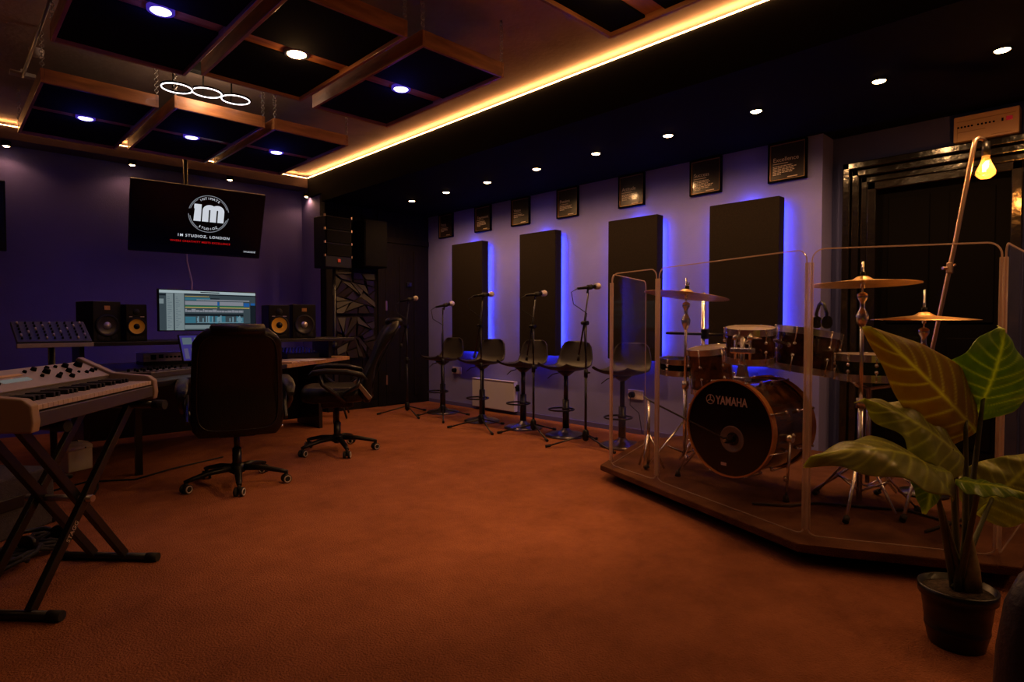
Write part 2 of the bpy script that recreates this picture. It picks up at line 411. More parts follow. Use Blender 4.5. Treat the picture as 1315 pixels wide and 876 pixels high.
for i, (lab, x0, x1, y0, y1, yl, k, xl) in enumerate(CL):
    cloud(lab, x0, x1, y0, y1, yl)
    if k == 'b':
        downlight(BL[i] + ', set in a cross board', (xl, yl, 2.522), BLUE, M_bluedisc, E_BLUE, 0.045, 130, 'blue lamps in the clouds', emis('blue halo rim', (0.14, 0.06, 1.0), 0.30), z_glow=0.5)  # glowing rim paints the blue halo around the lens
    else:
        downlight('warm lamp set in a cross board of the middle cloud' if i == 1 else 'unseen warm lamp added in the cloud above the viewpoint', (xl, yl, 2.522), WARM, M_warmdisc, E_ROOM if i == 1 else E_NEAR, 0.050, 120 if i == 1 else 76, None, M_steel, 0.03, 1.0, 0 if i == 1 else 27, 0.7)
# ceiling downlights of the half of the room behind the viewpoint
for x, y in ((0.4, 0.2), (1.2, 1.3), (-0.9, 2.2), (2.2, -0.6)):
    downlight('warm ceiling downlight overhead, outside the frame', (x, y, CEIL), WARM, M_warmdisc, E_OVER, 0.042, 130, 'warm downlights overhead', M_steel)

# small surface spots along the screen wall
for x, y, z, l in ((0.497, 7.005, 2.672, 'at the far left'), (1.458, 6.965, 2.672, 'at the left end of the hanging screen'), (2.383, 6.945, 2.672, 'behind the right end of the hanging screen'), (3.262, 6.93, 2.615, 'in the corner under the soffit')):
    t = thing('wall_spot', 'small warm spot lamp under the bulkhead ' + l, 'spot lamp', (x, y, z), 0, 'warm spots above the screen wall')
    MB().lathe([(0.0, 0.0), (0.034, 0.0), (0.034, -0.04), (0.028, -0.045), (0.026, -0.03)], seg=24).build('can', M_black, t)
    MB().lathe([(0.0, -0.052), (0.015, -0.05), (0.026, -0.042), (0.026, -0.036), (0, -0.036)], seg=24).build('lens', M_warmdisc, t)
    lamp('lamp_light', 'SPOT', E_WALL, (1.0, 0.48, 0.2), (0, -0.005, -0.06), t, 0.02, 150, 0.5)

# three-ring ceiling lamp
M_ring = emis('ring light tube', (1.0, 0.88, 0.88), 6.0)
t = thing('ring_lamp', 'ceiling lamp of three white glowing rings on a black bar', 'ceiling lamp', (1.368, 4.395, 2.615))
MB().span((-0.20, 0.02, 0.14), (0.26, 0.09, 0.205), 0.006).build('mount_bar', M_black, t)
for i, x in enumerate((-0.186, 0.0, 0.186)):
    rg = MB().ring((x, 0.0, -0.02 if i == 0 else (0.0 if i == 1 else 0.0)), (0, 0, 1), 0.090, 0.0032, 48, 8).build('glowing_ring', M_ring, t)
    mb = MB(); mb.lathe([(0.084, 0.012), (0.098, 0.012), (0.098, 0.004), (0.084, 0.004), (0.084, 0.012)], (x, 0, -0.02 if i == 0 else 0.0), seg=40)
    mb.tube([(x, 0.09, 0.008), (x, 0.07, 0.16)], 0.005, 8)
    mb.build('ring_holder', M_black, t)
lamp('lamp_light', 'POINT', 5.0, (1.0, 0.66, 0.40), (0, -0.02, 0.03), t, 0.09)
# pipe on the ceiling
t = thing('ceiling_conduit', 'thin metal pipe running along the ceiling at far left', 'pipe', (0.475, 4.72, 2.75))
MB().tube([(0, -1.4, 0), (0, 0.62, 0)], 0.010, 10).build('pipe', M_steel, t)
mb = MB(); mb.span((-0.07, 0.58, -0.006), (0.07, 0.64, 0.02), 0.004); mb.span((-0.012, 0.59, 0.0), (0.012, 0.63, 0.04)); mb.build('bracket', M_white, t)
MB().lathe([(0, -0.0), (0.035, 0.0), (0.04, 0.03), (0.04, 0.04), (0, 0.04)], (0.03, 0.15, 0.0), seg=20).build('fitting', M_white, t)

# ------------------------------------------------------------------ right wall: glowing acoustic panels, posters, sockets, radiator
M_bluetape = emis('blue tape light', (0.05, 0.08, 1.0), K_PANEL)
PN = [(5.301, 5.873, 'farthest, beside the dark corner'), (4.152, 4.678, 'second from the dark corner'), (2.939, 3.477, 'third from the dark corner'), (1.871, 2.442, 'nearest, behind the drum kit')]
for y0, y1, l in PN:
    t = thing('sound_absorber', 'tall charcoal fabric wall panel with blue back light, ' + l, 'acoustic panel', (XR, (y0 + y1) / 2, 0.71), 0, 'back lit acoustic panels on the purple wall')
    w = (y1 - y0) / 2
    MB().span((-0.14, -w, 0), (-0.040, w, 1.31), 0.006).build('fabric_panel', M_panel, t)
    MB().span((-0.040, -w * 0.6, 0.1), (0, w * 0.6, 1.2)).build('mounting_batten', M_black, t)
    mb = MB()
    for s_ in (-1, 1): mb.span((-0.040, s_ * w * 0.90 - 0.006, 0.06), (-0.030, s_ * w * 0.90 + 0.006, 1.26))
    mb.span((-0.038, -w * 0.3, 1.262), (-0.030, w * 0.3, 1.274)); mb.span((-0.040, -w * 0.5, 0.05), (-0.030, w * 0.5, 0.06))
    mb.build('light_tape', M_bluetape, t)
    lamp('glow_light', 'POINT', 0.9, (0.08, 0.12, 1.0), (-0.022, 0, 1.285), t, 0.01)
M_ink = mat('poster lettering', (0.92, 0.78, 0.66), 0.6)
PO = [(6.145, 'Focus', 4, 'beside the dark corner'), (5.426, 'Teamwork', 5, 'second from the dark corner'), (4.786, 'Vision', 3, 'third from the dark corner'), (4.092, 'Passion', 4, 'fourth from the dark corner'),
      (3.30, 'Attitude', 5, 'fifth from the dark corner'), (2.545, 'Success', 7, 'second nearest the drum booth'), (1.865, 'Excellence', 6, 'above the nearest wall panel')]
for y, title, nl, l in PO:
    t = thing('framed_poster', 'small black framed poster headed ' + title + ', ' + l, 'poster', (XR, y, 2.15), 0, 'row of framed posters')
    w, h = 0.146, 0.305
    mb = MB()
    mb.span((-0.030, -w, 0), (0, -w + 0.014, h), 0.003); mb.span((-0.030, w - 0.014, 0), (0, w, h), 0.003)
    mb.span((-0.030, -w, 0), (0, w, 0.014), 0.003); mb.span((-0.030, -w, h - 0.014), (0, w, h), 0.003)
    fr_ = mb.build('frame', M_black, t)
    mb = MB(); q = 0.013
    mb.span((-0.024, -w + q, q), (-0.006, -w + q + 0.006, h - q)); mb.span((-0.024, w - q - 0.006, q), (-0.006, w - q, h - q)); mb.span((-0.024, -w + q, q), (-0.006, w - q, q + 0.006)); mb.span((-0.024, -w + q, h - q - 0.006), (-0.006, w - q, h - q))
    mb.build('inner_slip', M_frame, fr_)
    MB().span((-0.012, -w + 0.012, 0.012), (-0.004, w - 0.012, h - 0.012)).build('print', M_print, t)
    rot = (PI / 2, 0, -PI / 2)
    text('title', title, 0.046, M_ink, t, (-0.0125, w - 0.035, 0.158), rot, 0.0004)
    mb = MB()
    mb.span((-0.0132, w - 0.035, 0.140), (-0.012, w - 0.15, 0.144))
    for k in range(nl):
        ln = 0.13 + 0.05 * random.random() if k < nl - 1 else 0.06
        x = 0.0
        while x < ln:
            q = min(0.012 + 0.02 * random.random(), ln - x); zz = 0.120 - k * 0.0125
            mb.span((-0.0132, w - 0.035 - x, zz), (-0.012, w - 0.035 - x - q, zz + 0.006)); x += q + 0.005
    mb.span((-0.0132, 0.0, 0.030), (-0.012, -0.075, 0.036))
    mb.build('body_text', M_ink, t)
def socket(label, y, z):
    t = thing('wall_socket', label, 'socket', (XR, y, z))
    MB().span((-0.012, -0.085, 0), (0, 0.085, 0.09), 0.004).build('face_plate', M_white, t)
    mb = MB(); mb.cyl((-0.05, 0.03, 0.045), (-0.011, 0.03, 0.045), 0.026, 0.03); mb.build('plug', M_black, t)
    MB().span((-0.015, -0.06, 0.05), (-0.011, -0.04, 0.075), 0.002).build('switch', M_white, t)
    return t
socket('white double socket with black plug, under the farthest wall panel', 5.94, 0.405)
t = socket('white double socket with black plug, behind the drum shield', 3.245, 0.325)
MB().tube([(-0.05, 0.03, 0.04), (-0.07, 0.02, -0.05), (-0.04, -0.06, -0.12), (-0.03, -0.09, -0.31)], 0.004, 6).build('lead', M_black, t)
t = thing('radiator', 'white panel radiator low on the purple wall behind the bar stools', 'radiator', (XR, 5.2, 0.04))
MB().span((-0.07, -0.36, 0), (-0.05, 0.36, 0.34), 0.006).build('front_panel', M_radiator, t)
mb = MB()
for k in range(18): mb.span((-0.05, -0.34 + k * 0.04, 0.02), (-0.02, -0.335 + k * 0.04, 0.32))
mb.span((-0.03, -0.35, 0.0), (-0.02, 0.35, 0.33)); mb.build('convector_fins', M_radiator, t)
mb = MB(); mb.span((-0.075, -0.365, 0.335), (-0.015, 0.365, 0.345), 0.002)
for s_ in (-1, 1): mb.span((-0.07, s_ * 0.362 - 0.003, 0.0), (-0.015, s_ * 0.362 + 0.003, 0.34))
mb.build('grille', M_radiator, t)
mb = MB(); mb.cyl((-0.045, -0.395, 0.28), (-0.045, -0.362, 0.28), 0.012); mb.cyl((-0.045, -0.40, 0.24), (-0.045, -0.40, 0.31), 0.022, 0.018); mb.build('valve', M_black, t)
mb = MB(); mb.span((-0.02, -0.2, 0.1), (0, -0.17, 0.3)); mb.span((-0.02, 0.17, 0.1), (0, 0.2, 0.3)); mb.build('wall_bracket', M_steel, t)

# wall heater control box at upper right
t = thing('wall_heater', 'beige control box with black buttons and red display above the door frame', 'heater', (5.0, 0.672, 2.245))
MB().span((-0.11, -0.168, 0), (0, 0.168, 0.165), 0.006).build('casing', M_beige, t)
mb = MB()
for k in range(10):
    yb_ = 0.142 - k * 0.018 if k < 5 else 0.038 - (k - 5) * 0.02
    MB().cyl((-0.116, yb_, 0.092), (-0.109, yb_, 0.092), 0.006, None, 8).build('button', M_black, t)
MB().span((-0.113, -0.09, 0.085), (-0.109, -0.08, 0.105)).build('switch', M_black, t)
MB().span((-0.114, -0.135, 0.085), (-0.109, -0.103, 0.11)).build('display', mat('red display', (0.25, 0.01, 0.02), 0.3, emit=(1, 0.03, 0.05), estr=0.12), t)
mb = MB(); mb.span((-0.112, 0.0, 0.058), (-0.109, 0.145, 0.061)); mb.span((-0.112, -0.15, 0.128), (-0.109, 0.15, 0.130)); mb.span((-0.112, 0.146, 0.0), (-0.109, 0.148, 0.10))
mb.span((-0.112, -0.13, 0.012), (-0.109, -0.03, 0.015)); mb.build('panel_lines', M_frame, t)

# ------------------------------------------------------------------ bar stools
def stool_shell(mb):
    # one-piece shell seat: profile curve along depth (y forward), widths per section
    prof = [(0.205, 0.655, 0.150), (0.195, 0.645, 0.172), (0.12, 0.628, 0.188), (0.02, 0.615, 0.192), (-0.08, 0.618, 0.190), (-0.145, 0.645, 0.186),
            (-0.172, 0.70, 0.182), (-0.186, 0.77, 0.174), (-0.196, 0.83, 0.158), (-0.202, 0.865, 0.130), (-0.204, 0.878, 0.095)]
    th = 0.012; n = 14; top = []; bot = []
    for i, (y, z, w) in enumerate(prof):
        a = prof[max(i - 1, 0)]; b = prof[min(i + 1, len(prof) - 1)]
        t = Vector((0, b[0] - a[0], b[1] - a[1])).normalized(); nrm = Vector((0, t.z, -t.y))
        if nrm.z < -0.2: nrm = -nrm
        rt, rb = [], []
        for k in range(n + 1):
            u = -1 + 2 * k / n
            curl = 0.035 * abs(u) ** 3.0
            inw = Vector((0, 0, 1)) if i < 5 else Vector((0, 1, 0)) if i > 6 else Vector((0, 0.7, 0.7))
            p = Vector((u * w * 1.06, y, z)) + inw * curl
            rt.append(mb.bm.verts.new(p)); rb.append(mb.bm.verts.new(p - inw * th))
        top.append(rt); bot.append(rb)
    mb.smooth = True
    for i in range(len(prof) - 1):
        for k in range(n):
            mb.bm.faces.new((top[i][k], top[i][k + 1], top[i + 1][k + 1], top[i + 1][k])).smooth = True
            mb.bm.faces.new((bot[i][k + 1], bot[i][k], bot[i + 1][k], bot[i + 1][k + 1])).smooth = True
        for k in (0, n): mb.bm.faces.new((top[i][k], top[i + 1][k], bot[i + 1][k], bot[i][k]))
    for i in (0, len(prof) - 1):
        for k in range(n): mb.bm.faces.new((top[i][k], top[i][k + 1], bot[i][k + 1], bot[i][k]))
    return mb
def make_stool(label, loc, rz):
    t = thing('bar_stool', label, 'bar stool', loc, rz, 'dark bar stools along the purple wall')
    stool_shell(MB()).build('seat_shell', M_stool, t)
    mb = MB(); mb.lathe([(0.0, 0.0), (0.190, 0.0), (0.192, 0.010), (0.16, 0.024), (0.08, 0.038), (0.045, 0.055), (0.034, 0.075), (0.0, 0.075)], seg=40); mb.build('base', mat('grey base steel', (0.16, 0.14, 0.14), 0.28, metal=0.9), t)
    mb = MB(); mb.cyl((0, 0, 0.06), (0, 0, 0.34), 0.031); mb.cyl((0, 0, 0.32), (0, 0, 0.585), 0.021); mb.lathe([(0.03, 0.56), (0.075, 0.595), (0.085, 0.606)], seg=20, caps=True); mb.build('column', M_blackmetal, t)
    mb = MB(); pts = [(0.115 * math.sin(2 * PI * k / 36), 0.07 + 0.115 * math.cos(2 * PI * k / 36), 0.255) for k in range(36)]
    mb.tube(pts, 0.008, 8, closed=True); mb.cyl((0, 0, 0.24), (0, 0, 0.27), 0.036); mb.build('footrest', M_blackmetal, t)
    MB().tube([(0.02, 0.0, 0.60), (0.12, 0.05, 0.57), (0.17, 0.06, 0.53)], 0.005, 6).build('lever', M_blackmetal, t)
    return t
st = make_stool('dark bar stool farthest back, near the dark corner', (4.27, 5.58, 0), R(92))
dup(st, (4.20, 4.80, 0), R(96), 'dark bar stool in front of the radiator, second from the dark corner')
dup(st, (4.22, 4.20, 0), R(90), 'dark bar stool third from the dark corner, below the second wall panel')
dup(st, (4.21, 3.63, 0), R(94), 'dark bar stool last before the drum shield')
dup(st, (4.20, 2.99, 0), R(97), 'dark bar stool seen through the drum shield')

# ------------------------------------------------------------------ vocal microphone stands (the mic in its clip is a thing of its own)
M_grille = mat('pale mic grille', (0.62, 0.52, 0.44), 0.45, metal=0.5, bump=0.8, bscale=300)
MICS = [(3.87, 5.721, 1.315, 0.20, 0.30, -8, 'in front of the dark door'), (4.016, 5.243, 1.246, 0.0, 1.97, 200, 'beside the farthest wall panel, lowest of the row'),
        (3.871, 4.438, 1.325, 0.27, 0.12, 15, 'before the stool at the radiator'), (4.017, 3.863, 1.318, 0.27, 0.087, 60, 'before the second wall panel'), (3.951, 3.186, 1.351, 0.27, 0.384, 30, 'nearest the drum shield, tallest')]
for i, (x, y, zm, tail, ph, rr, l) in enumerate(MICS):
    t = thing('microphone_stand', 'black tripod microphone stand ' + l, 'microphone stand', (x, y, 0), 0, 'row of vocal microphone stands')
    MB().tube([(0, 0, 0.07), (0, 0, 0.62)], 0.011, 10).build('lower_tube', M_blackmetal, t)
    zp = zm - 0.30 if tail else zm - 0.10
    MB().tube([(0, 0, 0.6), (0, 0, zp)], 0.008, 10).build('upper_tube', M_blackmetal, t)
    mb = MB(); mb.cyl((0, 0, 0.59), (0, 0, 0.66), 0.017); mb.cyl((0, 0, 0.63), (0.03, -0.02, 0.63), 0.007); mb.build('height_clutch', M_plastic, t)
    mb = MB(); mb.lathe([(0.013, 0.05), (0.026, 0.065), (0.030, 0.10), (0.024, 0.135), (0.013, 0.15)], seg=16, caps=True); mb.build('leg_hub', M_plastic, t)
    for k in range(3):
        a = ph + k * 2 * PI / 3
        lg = MB().tube([(0.02 * math.cos(a), 0.02 * math.sin(a), 0.10), (0.32 * math.cos(a), 0.32 * math.sin(a), 0.014)], 0.007, 8).build('leg', M_blackmetal, t)
        MB().tube([(0.30 * math.cos(a), 0.30 * math.sin(a), 0.020), (0.345 * math.cos(a), 0.345 * math.sin(a), 0.012)], 0.012, 8).build('rubber_foot', M_rubber, lg)
    dx, dy = 0.72, -0.695
    if tail:
        # folded boom: rises from below the pivot to the microphone
        MB().tube([(-0.030 * dx * 2, -0.03 * dy * 2, zp - tail), (0.0, 0.02, zp), (0.035 * dx, 0.035 * dy + 0.02, zm - 0.04)], [0.008, 0.007, 0.007], 10).build('boom', M_blackmetal, t)
        mb = MB(); mb.cyl((0, -0.02, zp), (0, 0.04, zp), 0.018); mb.ball((0, 0.045, zp), 0.013, 1); mb.build('boom_clutch', M_plastic, t)
        MB().tube([(-0.06 * dx, -0.06 * dy, zp - tail), (-0.065 * dx, -0.065 * dy, zp - tail - 0.05)], 0.012, 8).build('counter_grip', M_rubber, t)
    else:
        MB().tube([(0, 0, zp), (0.0, 0.0, zm - 0.03)], 0.007, 8).build('boom', M_blackmetal, t)
    c = Vector((x + 0.02 * dx, y + 0.02 * dy, zm))
    m = thing('microphone', 'pale headed vocal microphone on the stand ' + l, 'microphone', c, 0, 'vocal microphones')
    e = Vector((0.95 * dx + 0.15, 0.95 * dy + 0.15, 0.22 if i < 2 else 0.12)).normalized()
    mb = MB(); mb.tube([tuple(-e * 0.10), tuple(e * 0.06)], [0.010, 0.017], 14); mb.build('handle', M_plastic, m)
    mb = MB(); mb.tube([tuple(-e * 0.01), tuple(e * 0.03)], 0.022, 14); mb.tube([(0, 0, 0), (-0.01 * dx, -0.01 * dy, -0.05)], 0.009, 8); mb.build('clip', M_rubber, m)
    mb = MB(); mb.ball(tuple(e * 0.085), 0.028, 3); mb.build('head', M_grille, m)
    MB().tube([tuple(e * 0.058), tuple(e * 0.07)], 0.026, 16).build('collar', M_steel, m)
    cb = -e * 0.10
    mb = MB(); mb.tube([tuple(cb), (cb.x - 0.05 * dx, cb.y - 0.05 * dy, cb.z - 0.03), (cb.x - 0.03 * dx, cb.y - 0.03 * dy, cb.z - 0.13), (-0.02, 0.0, -0.22), (-0.03, 0.02, -0.36), (-0.018, 0.02, -0.55)], 0.004, 6)
    mb.build('cable', M_rubber, m)

# ------------------------------------------------------------------ executive chairs
def make_chair(label, loc, rz, star0, recl=0.10, zb=0.36, zt=1.02, seat_z=0.46, w=0.265):
    t = thing('office_chair', label, 'office chair', loc, rz, 'black leather executive chairs')
    X, Y, Z = (1, 0, 0), (0, 1, 0), (0, 0, 1)
    # seat cushion
    secs = []
    for z, k in ((-0.055, 0.86), (-0.045, 0.95), (-0.01, 1.0), (0.03, 0.99), (0.055, 0.93), (0.066, 0.80)):
        secs.append(((0, 0.02, seat_z + z - 0.02), X, Y, 0.255 * k, 0.255 * k))
    MB().loft(secs, 5.0, 40).build('seat', M_leather, t)
    # back: lofted upwards, leaning
    secs = []
    n = 16
    for i in range(n + 1):
        u = i / n; z = zb + (zt - zb) * u
        yy = -0.235 - recl * 1.9 * max(0, u - 0.15) ** 1.15 + 0.03 * math.sin(u * PI)
        e = 1.0
        if i == 0: e = 0.84
        if i == 1: e = 0.965
        if i == n - 1: e = 0.90
        if i == n: e = 0.70
        ww = w * (0.98 - 0.09 * u ** 2) * e
        tk = (0.052 + 0.018 * math.sin(u * 9)) * (0.5 if i in (0, n) else 0.9)
        secs.append(((0, yy, z), X, Y, ww, tk, 3.6))
    bk = MB().loft(secs, 3.6, 44).build('backrest', M_leather, t)
    # stitched rim on the rear and a rolled headrest
    def yb(u): return -0.235 - recl * 1.9 * max(0, u - 0.15) ** 1.15 + 0.03 * math.sin(u * PI)
    pts = []
    for k in range(48):
        a = 2 * PI * k / 48; cx, cz = math.cos(a), math.sin(a)
        px = math.copysign(abs(cx) ** 0.35, cx); pz = math.copysign(abs(cz) ** 0.35, cz)
        u = 0.5 + 0.44 * pz
        pts.append((px * w * 0.88 * (0.98 - 0.09 * u * u), yb(u) - 0.052, zb + (zt - zb) * u))
    MB().tube(pts, 0.006, 6, closed=True).build('piping', M_leather, bk)
    MB().loft([((-0.15, yb(0.97) + 0.01, zt - 0.012), Y, Z, 0.03, 0.02, 2.5), ((-0.14, yb(0.97), zt - 0.010), Y, Z, 0.066, 0.036, 2.5), ((0.14, yb(0.97), zt - 0.010), Y, Z, 0.066, 0.036, 2.5), ((0.15, yb(0.97) + 0.01, zt - 0.012), Y, Z, 0.03, 0.02, 2.5)], 2.5, 24).build('headrest', M_leather, t)
    # arms
    for s_ in (-1, 1):
        secs = []
        for q, (yy, zz) in enumerate(((-0.24, 0.60), (-0.20, 0.645), (-0.08, 0.672), (0.08, 0.68), (0.17, 0.67), (0.20, 0.65))):
            k = 0.6 if q in (0, 5) else 1.0
            secs.append(((s_ * 0.305, yy, zz), X, Z, 0.036 * k, 0.022 * k, 2.6))
        pad = MB().loft(secs, 2.6, 20).build('armrest', M_leather, t)
        mb = MB(); mb.tube([(s_ * 0.305, 0.12, 0.655), (s_ * 0.31, 0.10, 0.58), (s_ * 0.30, 0.0, 0.50), (s_ * 0.25, -0.06, 0.435)], 0.017, 10, flat=1.5)
        mb.tube([(s_ * 0.305, -0.18, 0.625), (s_ * 0.31, -0.16, 0.56), (s_ * 0.30, -0.06, 0.50)], 0.015, 10, flat=1.4)
        mb.build('arm_support', M_blackmetal, pad)
        MB().box((s_ * 0.275, -0.20, 0.53), (0.018, 0.035, 0.19), (R(-38), 0, 0), 0.004).build('side_bracket', M_steel if recl > 0.12 else M_blackmetal, t)
    mb = MB(); mb.span((-0.11, -0.13, seat_z - 0.13), (0.11, 0.12, seat_z - 0.075), 0.012); mb.build('tilt_mechanism', M_blackmetal, t)
    MB().tube([(0.10, 0.05, seat_z - 0.10), (0.25, 0.07, seat_z - 0.11), (0.29, 0.07, seat_z - 0.11)], [0.006, 0.006, 0.011], 8).build('tilt_lever', M_chrome, t)
    mb = MB(); mb.cyl((0, 0, 0.07), (0, 0, 0.24), 0.028); mb.cyl((0, 0, 0.22), (0, 0, seat_z - 0.10), 0.018); mb.build('gas_column', M_blackmetal, t)
    mb = MB(); mb.lathe([(0.03, 0.075), (0.05, 0.085), (0.05, 0.125), (0.035, 0.14)], seg=20, caps=True); mb.build('star_hub', M_plastic, t)
    for k in range(5):
        a = star0 - rz + k * 2 * PI / 5; ca, sa = math.cos(a), math.sin(a)
        lg = MB().tube([(0.03 * ca, 0.03 * sa, 0.112), (0.16 * ca, 0.16 * sa, 0.105), (0.27 * ca, 0.27 * sa, 0.082), (0.315 * ca, 0.315 * sa, 0.070)], [0.026, 0.022, 0.018, 0.014], 10, flat=0.8).build('base_leg', M_plastic, t)
        c = Vector((0.305 * ca, 0.305 * sa, 0.028)); tv = Vector((math.cos(a + 1.1 + k), math.sin(a + 1.1 + k), 0))
        mb = MB(); mb.tube([tuple(c + tv * 0.010), tuple(c + tv * 0.026)], 0.028, 18); mb.tube([tuple(c - tv * 0.010), tuple(c - tv * 0.026)], 0.028, 18); mb.cyl(tuple(c + Vector((0, 0, 0.0))), tuple(c + Vector((0, 0, 0.045))), 0.012)
        mb.tube([tuple(c - tv * 0.012), tuple(c + tv * 0.012)], 0.012, 10); mb.build('caster', M_rubber, lg)
        mb = MB(); mb.ring(tuple(c + tv * 0.0265), tuple(tv), 0.020, 0.004, 20, 6); mb.ring(tuple(c - tv * 0.0265), tuple(tv), 0.020, 0.004, 20, 6); mb.build('wheel_trim', mat('caster trim', (0.40, 0.33, 0.30), 0.35), lg)
    return t
make_chair('black leather office chair seen from behind, facing the desk', (1.40, 4.02, 0), R(-17), R(252.7))
make_chair('black leather office chair seen side on, right of the desk', (2.36, 4.50, 0), R(61), R(255.8), 0.15, 0.42, 1.07, 0.50)
# near chair cropped by the right edge
t = thing('tub_chair', 'dark padded chair back cut off at bottom right corner', 'chair', (1.345, -0.175, -0.035), R(136))
secs = []
for z, k in ((0.20, 0.95), (0.24, 1.0), (0.40, 1.0), (0.52, 0.98), (0.60, 0.93), (0.645, 0.84), (0.672, 0.70), (0.682, 0.5)):
    secs.append(((0, -0.20, z), (1, 0, 0), (0, 1, 0), 0.25 * k, 0.055 * k, 3.2))
pad = MB().loft(secs, 3.2, 40).build('backrest', mat('plum grey vinyl', (0.022, 0.016, 0.022), 0.45, bump=0.2, bscale=100), t)
secs = [((0, 0.03, z), (1, 0, 0), (0, 1, 0), 0.25 * k, 0.22 * k, 4) for z, k in ((0.30, 0.9), (0.32, 1.0), (0.37, 1.0), (0.40, 0.93), (0.41, 0.8))]
MB().loft(secs, 4, 36).build('seat', MATS['plum grey vinyl'], t)
pts = [(0.235 * math.copysign(abs(math.cos(a)) ** 0.5, math.cos(a)), -0.142, 0.44 + 0.215 * math.copysign(abs(math.sin(a)) ** 0.5, math.sin(a))) for a in [2 * PI * k / 40 for k in range(40)]]
MB().tube(pts, 0.007, 6, closed=True).build('piping', M_leather, pad)
for sx in (-1, 1):
    for sy in (-0.18, 0.2): MB().tube([(sx * 0.2, sy, 0.31), (sx * 0.22, sy * 1.1, 0.035)], 0.014, 10).build('leg', M_blackmetal, t)

# ------------------------------------------------------------------ studio desk and what stands on it
DZ = 0.70
desk = thing('studio_desk', 'wide studio desk with wooden right wing and raised monitor shelf', 'desk', (0, 0, 0))
poly = [(0.84, 3.96), (1.16, 4.20), (2.15, 4.97), (2.75, 5.44), (3.16, 5.74), (3.12, 5.86), (2.95, 6.05), (2.9, 6.2), (0.66, 6.2), (0.62, 4.5)]
MB().prism(poly[:3] + [(2.2, 6.2)] + poly[8:], DZ - 0.035, DZ, None, 0.004).build('desktop', M_deskdark, desk)
MB().prism([(2.152, 4.972)] + poly[3:8] + [(2.202, 6.2)], DZ - 0.035, DZ, None, 0.004).build('wooden_wing', M_desk, desk)
MB().span((0.72, 5.42, 0.875), (3.04, 5.98, 0.905), 0.004).build('monitor_shelf', M_deskdark, desk)
for x in (0.80, 1.75, 2.85):
    MB().span((x, 5.6, DZ), (x + 0.03, 5.96, 0.875)).build('shelf_support', M_deskdark, desk)
for a, b in (((0.80, 5.5, 0), (0.84, 6.1, DZ - 0.035)), ((2.74, 5.6, 0), (2.78, 6.1, DZ - 0.035))):
    MB().span(a, b, 0.004).build('side_panel', M_deskdark, desk)
MB().span((0.84, 6.06, 0.05), (2.74, 6.09, DZ - 0.035)).build('back_panel', M_deskdark, desk)
for x, y in ((1.0, 4.75), (3.0, 5.75)):
    MB().span((x - 0.02, y - 0.02, 0), (x + 0.02, y + 0.02, DZ - 0.035)).build('leg', M_deskdark, desk)

def monitor_speaker(label, x, y, rz, w, h, dpt, yellow):
    t = thing('monitor_speaker', label, 'speaker', (x, y, 0.905), rz, 'studio monitor speakers on the desk shelf')
    MB().span((-w / 2, 0, 0), (w / 2, dpt, h), 0.006).build('cabinet', M_plastic, t)
    wz = h * 0.40; wr = w * (0.36 if yellow else 0.33)
    MB().lathe([(wr * 1.28, 0.0), (wr * 1.30, 0.006), (wr * 1.12, 0.010), (wr * 1.02, 0.003)], (0, -0.0005, wz), (0, -1, 0), 36).build('woofer_surround', M_rubber, t)
    cn = MB().lathe([(wr * 1.05, 0.006), (wr * 0.96, 0.002), (wr * 0.40, -0.004 + 0.006)], (0, 0, wz), (0, -1, 0), 36).build('woofer_cone', M_yellow if yellow else mat('grey cone', (0.022, 0.019, 0.020), 0.3), t)
    MB().lathe([(wr * 0.42, 0.002), (wr * 0.32, 0.010), (wr * 0.15, 0.016), (0.0, 0.018)], (0, 0, wz), (0, -1, 0), 24).build('dust_cap', M_plastic if yellow else M_silver, cn)
    if yellow:
        MB().lathe([(w * 0.16, 0.0), (w * 0.15, 0.004), (w * 0.05, -0.0 + 0.001), (0, 0.006)], (0, -0.001, h * 0.80), (0, -1, 0), 28).build('tweeter', M_rubber, t)
        mb = MB(); mb.span((-w * 0.34, -0.003, h * 0.655), (-w * 0.20, 0.001, h * 0.675)); mb.span((w * 0.17, -0.003, h * 0.655), (w * 0.36, 0.001, h * 0.675)); mb.build('badge', M_pale, t)
        MB().span((-w * 0.33, -0.003, h * 0.06), (w * 0.33, 0.001, h * 0.13), 0.002).build('bass_port', M_rubber, t)
    else:
        MB().span((-w * 0.10, -0.004, h * 0.79), (w * 0.10, 0.001, h * 0.89)).build('ribbon_tweeter', mat('gold ribbon', (0.42, 0.22, 0.08), 0.4, metal=0.6), t)
        for s_ in (-1, 1): MB().lathe([(w * 0.14, 0.0), (w * 0.13, 0.003), (0, 0.001)], (s_ * w * 0.24, -0.001, h * 0.11), (0, -1, 0), 20).build('bass_port', M_rubber, t)
    return t
monitor_speaker('large black monitor speaker with grey cone, left end of the shelf', 0.975, 5.56, R(16), 0.205, 0.315, 0.26, False)
monitor_speaker('small black monitor speaker with yellow cone, left of the bright monitor', 1.172, 5.55, R(8), 0.155, 0.295, 0.24, True)
monitor_speaker('small black monitor speaker with yellow cone, right of the bright monitor', 2.335, 5.56, R(-6), 0.19, 0.315, 0.24, True)
monitor_speaker('large black monitor speaker with grey cone, right end of the shelf', 2.585, 5.57, R(-8), 0.225, 0.325, 0.26, False)

